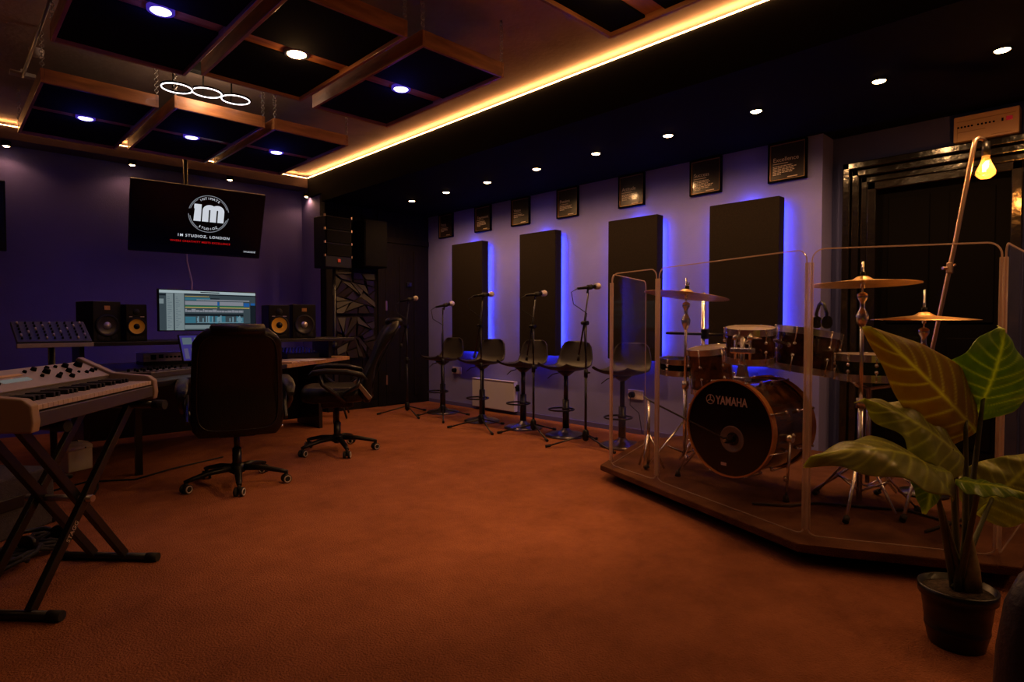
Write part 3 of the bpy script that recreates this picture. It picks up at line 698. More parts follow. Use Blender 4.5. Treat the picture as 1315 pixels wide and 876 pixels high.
# ultrawide monitor showing a music session
t = thing('computer_monitor', 'wide bright monitor showing a music session on the desk shelf', 'monitor', (1.7225, 5.544, 0.905), 0.1025)
MB().span((-0.41, -0.004, 0.078), (0.41, 0.03, 0.426), 0.005).build('casing', M_plastic, t)
MB().box((0, 0.05, 0.16), (0.06, 0.03, 0.20)).build('stand_neck', M_plastic, t)
MB().span((-0.20, -0.05, 0), (0.20, 0.13, 0.012), 0.004).build('stand_foot', M_plastic, t)
KS = 0.62
def sc(name, c, k=1.0): return emis('screen ' + name, c, KS * k)
C_bg = sc('slate', (0.055, 0.08, 0.095))
SB = MB().span((-0.402, -0.0052, 0.086), (0.402, -0.003, 0.418)); SM = [C_bg]
def px_boxes(name, m, rects, dy=0.0):
    # every window of the session picture goes into the one screen mesh, with its own material slot
    k = len(SM); SM.append(m); n0 = len(SB.bm.faces)
    for x0, z0, x1, z1 in rects: SB.span((-0.402 + x0 * 0.804, -0.0064 - dy, 0.086 + z0 * 0.332), (-0.402 + x1 * 0.804, -0.0050, 0.086 + z1 * 0.332))
    SB.bm.faces.ensure_lookup_table()
    for f in SB.bm.faces[n0:]: f.material_index = k
px_boxes('menu_bar', sc('white', (0.50, 0.62, 0.66)), [(0, 0.93, 1, 1)])
px_boxes('toolbar', sc('ink', (0.012, 0.018, 0.025)), [(0.4, 0.955, 0.6, 0.98), (0.24, 0.90, 1, 0.93), (0.0, 0.86, 0.06, 0.90), (0.50, 0.80, 0.60, 0.825), (0.24, 0.36, 0.86, 0.42), (0.24, 0.14, 0.93, 0.17), (0.94, 0.0, 1, 0.66)], 0.0002)
px_boxes('side_panels', sc('pale grey', (0.25, 0.32, 0.34)), [(0.0, 0.66, 0.04, 0.78), (0.065, 0, 0.13, 0.92), (0.145, 0, 0.235, 0.92), (0.24, 0.03, 0.66, 0.13)])
rx = []
x = 0.245
while x < 0.86:
    w_ = 0.012 + random.random() * 0.035; rx.append((x, 0.42 + 0.04, min(x + w_, 0.86), 0.50 + random.random() * 0.04)); x += w_ + 0.003
px_boxes('grey_clips', sc('lilac grey', (0.30, 0.32, 0.37)), rx + [(0.245, 0.64, 0.575, 0.74), (0.60, 0.64, 0.86, 0.74), (0.36, 0.76, 0.93, 0.79)])
px_boxes('blue_clips', sc('blue', (0.02, 0.13, 0.42)), [(0.865, 0.62, 0.93, 0.72), (0.945, 0.66, 0.995, 0.72), (0.575, 0.60, 0.595, 0.73)])
px_boxes('teal_clips', sc('teal', (0.05, 0.20, 0.28)), [(0.245, 0.76, 0.50, 0.83), (0.245, 0.18, 0.35, 0.34), (0.49, 0.17, 0.53, 0.38), (0.55, 0.17, 0.58, 0.38), (0.62, 0.18, 0.66, 0.36), (0.78, 0.18, 0.80, 0.37), (0.83, 0.2, 0.86, 0.33)])
px_boxes('green_clip', sc('green', (0.03, 0.17, 0.09)), [(0.245, 0.595, 0.865, 0.63)], 0.0002)
px_boxes('yellow_clip', sc('yellow', (0.62, 0.48, 0.14)), [(0.245, 0.57, 0.575, 0.592), (0.60, 0.57, 0.93, 0.592), (0.245, 0.855, 0.49, 0.868)], 0.0003)
rx = []
for k in range(26):
    a = 0.36 + random.random() * 0.48; rx.append((a, 0.18 + random.random() * 0.06, a + 0.012, 0.30 + random.random() * 0.08))
px_boxes('waveforms', sc('light blue', (0.20, 0.36, 0.44)), rx + [(0.36, 0.185, 0.86, 0.20)], 0.0003)
rx = []
for k in range(18):
    rx.append((0.075, 0.06 + k * 0.045, 0.09 + random.random() * 0.03, 0.072 + k * 0.045)); rx.append((0.155, 0.06 + k * 0.045, 0.17 + random.random() * 0.05, 0.072 + k * 0.045))
px_boxes('list_marks', sc('mid slate', (0.13, 0.18, 0.21)), rx, 0.0003)
scr = SB.build('screen', C_bg, t)
for m_ in SM[1:]: scr.data.materials.append(m_)

# rack unit, tablet, keyboards, mixer and papers on the desk
t = thing('audio_interface', 'silver rack audio unit with black knobs under the shelf, left', 'audio unit', (1.42, 5.66, DZ), 0.05)
MB().span((-0.185, 0, 0.028), (0.185, 0.2, 0.10), 0.003).build('casing', M_silver, t)
mb = MB(); mb.span((-0.185, -0.006, 0), (0.185, 0.2, 0.026), 0.003); mb.build('lower_unit', M_plastic, t)
mb = MB()
for k in range(6): MB().cyl((-0.01 + k * 0.032, -0.014, 0.064), (-0.01 + k * 0.032, 0.001, 0.064), 0.009, None, 10).build('knob', M_black, t)
for a, b in (((-0.13, -0.003, 0.045), (-0.09, 0.001, 0.085)), ((-0.07, -0.003, 0.055), (-0.035, 0.001, 0.085))): MB().span(a, b).build('meter', M_black, t)
for k in range(2): MB().cyl((-0.175 + k * 0.022, -0.008, 0.06), (-0.175 + k * 0.022, 0.001, 0.06), 0.007, None, 10).build('jack', M_steel, t)
t = thing('tablet', 'tilted tablet controller with glowing screen, beside the office chair', 'tablet', (1.53, 5.16, DZ), 0.05)
Mt = Euler((R(-28), 0, 0)).to_matrix()
MB().box((0, 0.04, 0.15), (0.28, 0.014, 0.24), Mt, 0.004).build('casing', M_plastic, t)
def on_tab(u, v, w_, h_): return Mt @ Vector((u, -0.0075, v)) + Vector((0, 0.04, 0.15)), (w_, 0.001, h_)
mb = MB(); c, s_ = on_tab(0, 0, 0.26, 0.22); mb.box(tuple(c), s_, Mt); sc_ = mb.build('screen', sc('violet', (0.07, 0.05, 0.30), 0.8), t)
mb = MB()
for u, v, w_, h_ in ((-0.08, 0.06, 0.07, 0.06), (0.02, 0.07, 0.09, 0.04)):
    c, s_ = on_tab(u, v, w_, h_); mb.box(tuple(c), (s_[0], 0.002, s_[2]), Mt)
mb.build('window', sc('mist', (0.22, 0.30, 0.36), 0.6), sc_)
mb = MB()
for k in range(5): c, s_ = on_tab(-0.1 + k * 0.05, -0.05, 0.03, 0.09); mb.box(tuple(c), (s_[0], 0.002, s_[2]), Mt)
mb.build('faders', sc('lilac', (0.20, 0.17, 0.34), 0.6), sc_)
MB().box((0, 0.11, 0.08), (0.10, 0.012, 0.17), (R(25), 0, 0)).build('prop_stand', M_plastic, t)
t = thing('midi_controller', 'dark control surface with small knobs on the left desk wing', 'controller', (1.10, 4.55, DZ), R(36))
MB().span((-0.24, -0.13, 0), (0.24, 0.13, 0.035), 0.004).build('casing', mat('dark brown casing', (0.050, 0.036, 0.034), 0.45), t)
mb = MB()
for i in range(8):
    for j in range(2): MB().cyl((-0.2 + i * 0.055, 0.0 + j * 0.07, 0.035), (-0.2 + i * 0.055, 0.0 + j * 0.07, 0.052), 0.009, 0.007, 10).build('knob', M_black, t)
mb = MB()
for i in range(8): MB().span((-0.21 + i * 0.055, -0.105, 0.035), (-0.18 + i * 0.055, -0.045, 0.040)).build('pad', mat('pad rubber', (0.10, 0.08, 0.085), 0.6), t)
t = thing('computer_keyboard', 'pale computer keyboard on the desk left of the office chair', 'keyboard', (1.45, 4.72, DZ), R(37))
MB().span((-0.21, -0.06, 0), (0.21, 0.06, 0.012), 0.003).build('casing', M_white, t)
mb = MB()
for j in range(5):
    for i in range(14): mb.span((-0.2 + i * 0.0288, -0.052 + j * 0.021, 0.012), (-0.176 + i * 0.0288, -0.035 + j * 0.021, 0.016))
mb.build('keys', M_ivory, t)
t = thing('mixer', 'small dark mixer with rows of pale knobs, right side of the desk', 'mixer', (2.62, 5.86, DZ), R(4))
MB().prism([(-0.17, 0.0), (-0.17, 0.05), (0.12, 0.10), (0.12, 0.0)], -0.17, 0.17, Matrix(((0, 0, 1, 0), (1, 0, 0, 0), (0, 1, 0, 0), (0, 0, 0, 1))), 0.003).build('casing', M_deskdark, t)
mb = MB()
for i in range(9):
    for j in range(4):
        yy = -0.12 + j * 0.06; zz = 0.05 + (yy + 0.17) / 0.29 * 0.05
        MB().cyl((-0.14 + i * 0.035, yy, zz), (-0.14 + i * 0.035, yy, zz + 0.016), 0.008, 0.006, 8).build('knob', M_white, t)
tag(MB().prism([(-0.16, -0.2), (0.16, -0.2), (0.16, 0.16), (-0.16, 0.16)], 0, 0.006).build('paper_pad', mat('white paper', (0.72, 0.66, 0.64), 0.7), None, (2.47, 5.46, DZ), (0, 0, R(36))), 'white paper pad lying on the wooden desk wing', 'paper')
tag(MB().span((-0.07, -0.10, 0), (0.07, 0.10, 0.012), 0.004).build('notebook', mat('tan cover', (0.55, 0.36, 0.20), 0.5), None, (2.22, 5.16, DZ), (0, 0, R(36))), 'tan notebook on the desk edge just right of the office chair', 'notebook')

# small mixing controller on its own stand at far left
t = thing('control_surface', 'sloped control surface with rows of knobs on a stand, far left', 'mixer', (0.565, 5.0, 0.0), R(5))
Mt = Euler((R(33), 0, 0)).to_matrix()
MB().box((0, 0.0, 0.985), (0.40, 0.24, 0.026), Mt, 0.004).build('casing', mat('blue black panel', (0.035, 0.035, 0.055), 0.4), t)
mb = MB(); mb.box((0, -0.112, 0.905), (0.41, 0.02, 0.028), None, 0.003); mb.build('front_lip', M_synth, t)
mb = MB(); mb2 = MB()
for j in range(6):
    for i in range(9):
        p = Mt @ Vector((-0.17 + i * 0.0425, 0.095 - j * 0.036, 0.013)) + Vector((0, 0, 0.985)); q = p + Mt @ Vector((0, 0, 0.014))
        MB().cyl(tuple(p), tuple(q), 0.0065, 0.005, 8).build('knob', mat('pale pink knob', (0.62, 0.52, 0.55), 0.4) if (i * 7 + j * 3) % 4 == 0 else M_plastic, t)  # some knobs in a paler base colour
mb = MB(); mb.cyl((0, 0.02, 0.03), (0, 0.02, 0.97), 0.02); mb.lathe([(0, 0), (0.10, 0.0), (0.10, 0.012), (0.03, 0.03)], (0, 0.02, 0), seg=28); mb.build('stand', M_blackmetal, t)
# added unseen emitter behind the shelf, washes the screen wall blue
tag(MB().span((0.74, 5.982, 0.878), (3.02, 5.990, 0.902)).build('led_strip', emis('indigo wall wash', (0.07, 0.06, 1.0), 8.0)), 'added indigo emitter hidden behind the monitor shelf, washing the wall blue', 'strip light')

# ------------------------------------------------------------------ hanging TV
tv = thing('television', 'large dark television with round white logo hanging above the desk', 'television', (1.964, 6.595, 2.087), -0.0841)
Mt = Euler((0.3815, 0, 0)).to_matrix()   # top leans forward
Wt, Ht = 1.22, 1.22 / 1.75
Mt4 = Mt.to_4x4()
MB().box((0, 0, 0), (Wt, 0.045, Ht), Mt, 0.006).build('casing', M_plastic, tv)
MB().box(tuple(Mt @ Vector((0, -0.0232, 0.004))), (Wt - 0.02, 0.002, Ht - 0.03), Mt).build('screen', M_screen, tv)
M_tvw = emis('screen white light', (0.78, 0.82, 0.90), 0.75); M_tvg = emis('screen grey light', (0.35, 0.37, 0.42), 0.5); M_tvr = emis('screen red light', (0.75, 0.01, 0.01), 0.6)
M_tvb = emis('screen deep blue light', (0.05, 0.05, 0.30), 0.10)
rx90 = (Mt @ Euler((PI / 2, 0, 0)).to_matrix()).to_euler()
def tvp(u, v, d=0.0246): return Mt @ Vector((u, -d, v))
def tvtext(name, s, u, v, size, m, sx=1.0, off=0.0, sp=1.0):
    return text(name, s, size, m, tv, tvp(u, v), rx90, 0.0006, 'CENTER', sx, off, sp)
LU, LV = 0.075, 0.085     # logo centre
LR = 0.19
def arc(mb, r0, r1, a0, a1, n=40):
    for k in range(n):
        a, b = R(a0 + (a1 - a0) * k / n), R(a0 + (a1 - a0) * (k + 1) / n)
        v = [mb.bm.verts.new(tvp(LU + r * math.cos(q), LV + r * math.sin(q))) for r, q in ((r0, a), (r1, a), (r1, b), (r0, b))]
        mb.bm.faces.new(v)
mb = MB()
arc(mb, 0.183, 0.190, 12, 168); arc(mb, 0.183, 0.190, 184, 352); arc(mb, 0.172, 0.178, 20, 52); arc(mb, 0.172, 0.178, 128, 166); arc(mb, 0.170, 0.178, 190, 238); arc(mb, 0.170, 0.178, 302, 345)
mb.build('logo_ring', M_tvg, tv)
# heavy letters 1 and m
mb = MB()
def quad_poly(mb, pts):
    vs = [mb.bm.verts.new(tvp(LU + u, LV + v, 0.0248)) for u, v in pts]
    mb.bm.faces.new(vs)
quad_poly(mb, [(-0.138, -0.080), (-0.072, -0.080), (-0.072, 0.092), (-0.138, 0.092), (-0.138, 0.045), (-0.132, 0.045)])
for x0 in (-0.060, 0.012, 0.084):
    quad_poly(mb, [(x0, -0.080), (x0 + 0.058, -0.080), (x0 + 0.058, 0.035), (x0, 0.035)])
def arch(cx, r_o, r_i):
    n = 16
    for k in range(n):
        a, b = PI * k / n, PI * (k + 1) / n
        quad_poly(mb, [(cx + r_o * math.cos(a), 0.035 + 0.9 * r_o * math.sin(a)), (cx + r_o * math.cos(b), 0.035 + 0.9 * r_o * math.sin(b)), (cx + r_i * math.cos(b), 0.035 + 1.2 * r_i * math.sin(b)), (cx + r_i * math.cos(a), 0.035 + 1.2 * r_i * math.sin(a))])
arch(0.005, 0.065, 0.008); arch(0.077, 0.065, 0.008)
mb.build('logo_letters', M_tvw, tv)
for word, a0, rr, st_ in (('INTIMATE', 122, 0.147, -9.2), ('STUDIOZ', 240, 0.165, 10)):
    for k, ch in enumerate(word):
        a = R(a0 + st_ * k)
        top = st_ < 0
        loc = tvp(LU + rr * math.cos(a), LV + rr * math.sin(a))
        tilt = a - PI / 2 if top else a + PI / 2
        e = (Mt @ Euler((PI / 2, 0, 0)).to_matrix() @ Euler((0, 0, tilt)).to_matrix()).to_euler()
        text('ring_letter', ch, 0.034, M_tvw, tv, loc, e, 0.0006, 'CENTER')
tvtext('caption', '1M STUDIOZ, LONDON', LU - 0.03, -0.165, 0.038, M_tvw, 1.0, 0.0004, 1.25)
tvtext('tagline', 'WHERE CREATIVITY MEETS EXCELLENCE', LU - 0.055, -0.222, 0.027, M_tvr, 1.0, 0.0002, 1.15)
tvtext('corner_mark', 'STUDIOZ', 0.50, -0.288, 0.024, M_tvw, 1.2)
mb = MB(); mb.tube([(-0.10, 0.03, 0.0), (-0.10, 0.12, 0.12), (-0.10, 0.12, CEIL - 2.087)], 0.022, 12); mb.lathe([(0, 0), (0.06, 0), (0.06, -0.015), (0.022, -0.02)], (-0.10, 0.12, CEIL - 2.087), seg=24); mb.build('ceiling_pole', M_blackmetal, tv)
MB().box(tuple(Mt @ Vector((-0.10, 0.045, 0))), (0.3, 0.05, 0.3), Mt).build('bracket', M_blackmetal, tv)
MB().tube([(-0.10, 0.13, -0.22), (-0.10, 0.12, -0.40), (-0.06, 0.10, -0.62), (-0.10, 0.0, -1.0)], 0.009, 8).build('cable', mat('mauve cable', (0.42, 0.32, 0.38), 0.5), tv)
t = thing('television', 'second dark television at the left edge, only its end visible', 'television', (-0.10, 6.95, 1.69))
MB().span((-0.58, 0, 0), (0.58, 0.045, 0.62), 0.006).build('casing', M_plastic, t)
MB().span((-0.565, -0.002, 0.02), (0.565, 0.001, 0.605)).build('screen', M_screen, t)
MB().span((-0.15, 0.045, 0.2), (0.15, 0.17, 0.4)).build('wall_bracket', M_blackmetal, t)

# ------------------------------------------------------------------ PA speakers and diffusers in the dark corner
t = thing('line_array_speaker', 'black three-box loudspeaker stack with orange badge on a pole', 'speaker', (3.225, 6.08, 1.66), R(4))
MB().span((-0.165, 0, 0.0), (0.165, 0.24, 0.56), 0.008).build('cabinet', M_plastic, t)
for k in range(3):
    MB().span((-0.155, -0.012, 0.125 + k * 0.145), (0.155, 0.002, 0.26 + k * 0.145), 0.006).build('grille', mat('speaker grille', (0.004, 0.0035, 0.0035), 0.8, bump=0.6, bscale=250, spec=0.1), t)
MB().span((-0.016, -0.008, 0.06), (0.020, 0.002, 0.095), 0.002).build('badge', M_red, t)
mb = MB()
for s_ in (-1, 1):
    for k in range(4): mb.span((s_ * 0.166 - 0.006, -0.004, 0.115 + k * 0.145), (s_ * 0.166 + 0.006, 0.02, 0.140 + k * 0.145))
mb.build('rigging_bracket', M_copper, t)
t = thing('speaker_stand', 'black pole stand under the loudspeaker stack', 'speaker stand', (3.225, 6.19, 0))
MB().tube([(0, 0, 0.02), (0, 0, 1.66)], 0.017, 12).build('pole', M_blackmetal, t)
mb = MB(); mb.cyl((0, 0, 0.75), (0, 0, 0.83), 0.028); mb.cyl((0, 0, 0.79), (0.04, -0.02, 0.79), 0.008); mb.build('collar', M_plastic, t)
for k in range(3):
    a = 0.5 + k * 2 * PI / 3
    MB().tube([(0, 0, 0.40), (0.27 * math.cos(a), 0.27 * math.sin(a), 0.01)], 0.011, 8).build('leg', M_blackmetal, t)
t = thing('wall_speaker', 'plain black box speaker on the dark wall above the carved panels', 'speaker', (3.83, YD - 0.012, 1.72))
MB().span((-0.155, -0.24, 0), (0.155, 0, 0.56), 0.006).build('cabinet', M_black, t)
MB().span((-0.145, -0.248, 0.01), (0.145, -0.238, 0.55), 0.003).build('grille', MATS['speaker grille'], t)
def diffuser(label, x0, x1, z0, z1, seed):
    rnd = random.Random(seed); polys = [[(x0, z0), (x1, z0), (x1, z1), (x0, z1)]]
    def cut(p, a, b):
        L_, R_ = [], []; nx, nz = -(b[1] - a[1]), b[0] - a[0]
        f = [(q[0] - a[0]) * nx + (q[1] - a[1]) * nz for q in p]
        for i in range(len(p)):
            j = (i + 1) % len(p)
            (L_ if f[i] >= 0 else R_).append(p[i])
            if f[i] * f[j] < 0:
                s_ = f[i] / (f[i] - f[j]); q = (p[i][0] + s_ * (p[j][0] - p[i][0]), p[i][1] + s_ * (p[j][1] - p[i][1])); L_.append(q); R_.append(q)
        return [L_, R_] if len(L_) > 2 and len(R_) > 2 else [p]
    def area(p): return abs(sum(p[i - 1][0] * p[i][1] - p[i][0] * p[i - 1][1] for i in range(len(p)))) / 2
    while len(polys) < 24:
        polys.sort(key=area); p = polys.pop()
        cx = sum(q[0] for q in p) / len(p) + rnd.uniform(-0.02, 0.02); cz = sum(q[1] for q in p) / len(p) + rnd.uniform(-0.02, 0.02); a = rnd.uniform(0, PI)
        polys += cut(p, (cx, cz), (cx + math.cos(a), cz + math.sin(a)))
    mb = MB(); mb.span((x0, YD - 0.022, z0), (x1, YD - 0.012, z1))
    for p in polys:
        cx = sum(q[0] for q in p) / len(p); cz = sum(q[1] for q in p) / len(p); a = rnd.uniform(0, 2 * PI)
        lo = [mb.bm.verts.new((cx + (q[0] - cx) * 0.96, YD - 0.021, cz + (q[1] - cz) * 0.96)) for q in p]
        hi = [mb.bm.verts.new((cx + (q[0] - cx) * 0.80, YD - 0.055 - 0.22 * ((q[0] - cx) * math.cos(a) + (q[1] - cz) * math.sin(a)), cz + (q[1] - cz) * 0.80)) for q in p]
        n = len(p); mb.bm.faces.new(hi)
        for i in range(n): mb.bm.faces.new((lo[i], lo[(i + 1) % n], hi[(i + 1) % n], hi[i]))
    return tag(mb.build('diffuser_panel', mat('dark carved diffuser', (0.020, 0.014, 0.010), 0.45, spec=0.3)), label, 'wall panel', 'carved diffuser panels')
diffuser('upper carved black panel of jagged facets below the wall speaker', 3.40, 3.93, 1.16, 1.66, 5)
diffuser('lower carved black panel of jagged facets behind the side-on office chair', 3.40, 3.93, 0.62, 1.13, 9)

# ------------------------------------------------------------------ synthesizer on X stand
syn = thing('synthesizer', 'silver grey synthesizer keyboard with black knobs on an X stand', 'synthesizer', (0.34, 2.765, 0.725), R(54.4))
# local: x along keys, -y towards player, z up
prof = [(-0.125, 0.0), (-0.125, 0.065), (-0.12, 0.07), (0.02, 0.072), (0.025, 0.098), (0.14, 0.165), (0.15, 0.155), (0.15, 0.0)]
X3 = Matrix(((0, 0, 1, 0), (1, 0, 0, 0), (0, 1, 0, 0), (0, 0, 0, 1)))
MB().prism([(-0.123, 0.0), (-0.123, 0.052), (0.02, 0.052), (0.03, 0.092), (0.148, 0.152), (0.148, 0.0)], -0.40, 0.40, X3).build('body', M_synthbase, syn)
def slope_box(x0, x1, v0, v1, h=0.004):
    # box lying on the sloped control panel; v runs 0 (keys) .. 1 (rear)
    d = Vector((0, 0.118, 0.060)); n = Vector((0, -0.060, 0.118)).normalized(); o = Vector((0, 0.03, 0.0925))
    return o, d, n
def on_panel(x, v, h=0.0):
    d = Vector((0, 0.118, 0.060)); n = Vector((0, -0.060, 0.118)).normalized()
    return Vector((x, 0.03, 0.0925)) + d * v + n * h
Mp = Euler((math.atan2(0.060, 0.118), 0, 0)).to_matrix()
MB().box(tuple(on_panel(0, 0.5, 0.003)), (0.80, 0.130, 0.008), Mp, 0.002).build('control_panel', M_synth, syn)
for s_, xx in ((1, 0.418), (-1, -0.418)):
    MB().prism([(-0.150, -0.012), (-0.155, 0.02), (-0.150, 0.072), (-0.125, 0.092), (0.02, 0.108), (0.155, 0.176), (0.165, 0.165), (0.165, -0.012)], xx - 0.02, xx + 0.02, X3, 0.005).build('end_cheek', M_synthend if s_ < 0 else mat('synth right cheek', (0.30, 0.22, 0.19), 0.45), syn)
MB().span((-0.398, -0.148, 0.0), (0.398, -0.124, 0.048), 0.003).build('front_rail', M_synthbase, syn)
mb = MB(); nk = 29
for k in range(nk):
    x0 = -0.395 + k * 0.79 / nk; MB().span((x0 + 0.0006, -0.143, 0.053), (x0 + 0.79 / nk - 0.0006, 0.018, 0.070), 0.0015, 1).build('white_key', M_ivory, syn)
mb = MB()
for k in range(nk - 1):
    if k % 7 in (2, 6): continue
    x0 = -0.395 + (k + 1) * 0.79 / nk; MB().span((x0 - 0.0076, -0.072, 0.064), (x0 + 0.0076, 0.018, 0.086), 0.002, 1).build('black_key', M_plastic, syn)
mb = MB()
for x, v, r_ in ((-0.33, .35, .012), (-0.28, .55, .010), (-0.33, .75, .012), (-0.23, .35, .008), (-0.02, .75, .010), (0.02, .45, .010), (0.04, .80, .014), (0.075, .6, .018), (0.09, .30, .014), (0.12, .80, .012), (0.13, .42, .010), (0.16, .22, .014),
                 (0.18, .82, .010), (0.20, .50, .016), (0.235, .78, .017), (0.25, .40, .008), (0.29, .32, .011), (0.32, .75, .022), (0.335, .35, .014), (0.375, .40, .011)):
    r_ *= 0.74; p = on_panel(x, v, 0.006); q = on_panel(x, v, 0.006 + r_ * 1.3); MB().cyl(tuple(p), tuple(q), r_, r_ * 0.8, 12).build('knob', M_black, syn)
MB().box(tuple(on_panel(-0.13, 0.42, 0.008)), (0.15, 0.020, 0.003), Mp).build('display', emis('synth display', (0.55, 0.52, 0.48), 0.22), syn)
MB().box(tuple(on_panel(-0.14, 0.66, 0.008)), (0.17, 0.012, 0.003), Mp).build('gold_label', mat('gold label', (0.75, 0.45, 0.15), 0.4), syn)
# X stand with double braces
xs_ = thing('keyboard_stand', 'black double braced X stand under the synthesizer', 'keyboard stand', (0.335, 2.945, 0), R(43.4))
for sx in (-1, 1):
    ft = MB().tube([(sx * 0.266, -0.22, 0.019), (sx * 0.266, 0.22, 0.019)], 0.017, 12).build('foot_bar', M_blackmetal, xs_)
    MB().tube([(sx * 0.266, -0.235, 0.019), (sx * 0.266, -0.185, 0.019)], 0.019, 12).build('end_cap', M_rubber, ft)
    MB().tube([(sx * 0.266, 0.185, 0.019), (sx * 0.266, 0.235, 0.019)], 0.019, 12).build('end_cap', M_rubber, ft)
    am = MB().tube([(sx * 0.27, -0.26, 0.693), (sx * 0.27, 0.10, 0.693)], 0.016, 12).build('support_arm', M_blackmetal, xs_)
    MB().tube([(sx * 0.27, -0.275, 0.693), (sx * 0.27, -0.225, 0.693)], 0.021, 12).build('end_cap', M_rubber, am)
for sx, ys_ in ((1, (-0.085, 0.055)), (-1, (-0.115, 0.085))):
    for y_ in ys_:
        a, b = Vector((sx * 0.262, y_, 0.03)), Vector((-sx * 0.262, y_, 0.685)); v = b - a
        ang = math.atan2(v.x, v.z)
        MB().box(tuple((a + b) / 2), (0.034, 0.026, v.length), (0, ang, 0), 0.003).build('brace', M_blackmetal, xs_)
MB().tube([(0, -0.15, 0.357), (0, 0.12, 0.357)], 0.014, 12).build('pivot_bolt', M_steel, xs_)
text('brace_lettering', 'STAGG', 0.026, M_pale, xs_, (-0.10, -0.1295, 0.215), (PI / 2, R(-51.5), 0), 0.0004)

# ------------------------------------------------------------------ odds and ends on the left floor
t = thing('storage_box', 'small white lidded box on the floor below the desk', 'box', (0.70, 5.24, 0), R(25))
MB().prism([(-0.085, -0.075), (0.085, -0.075), (0.085, 0.075), (-0.085, 0.075)], 0, 0.15, None, 0.006).build('body', M_white, t)
mb = MB(); mb.loft([((0, 0, 0.15), (1, 0, 0), (0, 1, 0), 0.092, 0.082, 8), ((0, 0, 0.172), (1, 0, 0), (0, 1, 0), 0.092, 0.082, 8), ((0, 0, 0.198), (1, 0, 0), (0, 1, 0), 0.070, 0.060, 8)], 8, 32); mb.build('lid', M_white, t)
MB().cyl((0.03, -0.083, 0.160), (0.03, -0.077, 0.160), 0.006, None, 10).build('lock', M_black, t)
MB().tube([(-0.03, 0, 0.198), (-0.025, 0, 0.207), (0.025, 0, 0.207), (0.03, 0, 0.198)], 0.003, 6).build('handle', M_black, t)
t = thing('flight_case', 'low grey carpet covered case behind the keyboard stand', 'case', (0.13, 3.95, 0), R(40))
MB().span((-0.30, -0.22, 0), (0.22, 0.22, 0.30), 0.012).build('body', M_grey, t)
mb = MB()
for x in (-0.30, 0.22):
    for y in (-0.22, 0.22):
        for z in (0, 0.30): mb.ball((x * 0.98, y * 0.98, 0.018 if z == 0 else z - 0.008), 0.020, 1)
mb.build('corner_cap', M_blackmetal, t)
mb = MB(); mb.span((-0.1, -0.228, 0.14), (0.04, -0.219, 0.20), 0.004); mb.build('handle', M_blackmetal, t)
rnd = random.Random(3); pts = []
for k in range(150):
    a = k * 0.55; r_ = 0.06 + 0.07 * abs(math.sin(k * 0.37)); pts.append((0.22 * math.sin(k * 0.11) + r_ * math.cos(a), 0.7 * r_ * math.sin(a), 0.012 + 0.035 * abs(math.sin(k * 0.77)) + 0.02 * rnd.random()))
tag(MB().tube(pts, 0.009, 7).build('cable_coil', M_rubber, None, (0.235, 3.35, 0.0), (0, 0, R(48))), 'tangled heap of black cable on the floor behind the keyboard stand', 'cable')
t = thing('headphones', 'dark headphones lying on the cable heap behind the stand', 'headphones', (0.33, 3.42, 0.06), R(35))
MB().tube([(-0.075, 0, 0.02), (-0.07, 0.06, 0.03), (0, 0.10, 0.035), (0.07, 0.06, 0.03), (0.075, 0, 0.02)], 0.011, 8).build('headband', M_plastic, t)
for s_ in (-1, 1): MB().loft([((s_ * 0.06, -0.02, 0.02), (0, 1, 0), (0, 0, 1), 0.038, 0.03, 2), ((s_ * 0.09, -0.02, 0.02), (0, 1, 0), (0, 0, 1), 0.044, 0.036, 2)], 2, 20).build('ear_cup', M_leather, t)
for pts, nm in (([(0.35, 4.55, 0.006), (0.7, 4.75, 0.006), (0.95, 4.6, 0.006), (1.2, 4.75, 0.006), (1.6, 4.9, 0.006)], 'black cable on the carpet in front of the white box'), ([(0.60, 4.1, 0.006), (0.72, 4.5, 0.006), (0.78, 4.85, 0.006), (0.85, 5.3, 0.006)], 'black cable running toward the white box')):
    tag(MB().tube(pts, 0.006, 6).build('floor_cable', M_rubber), nm, 'cable')

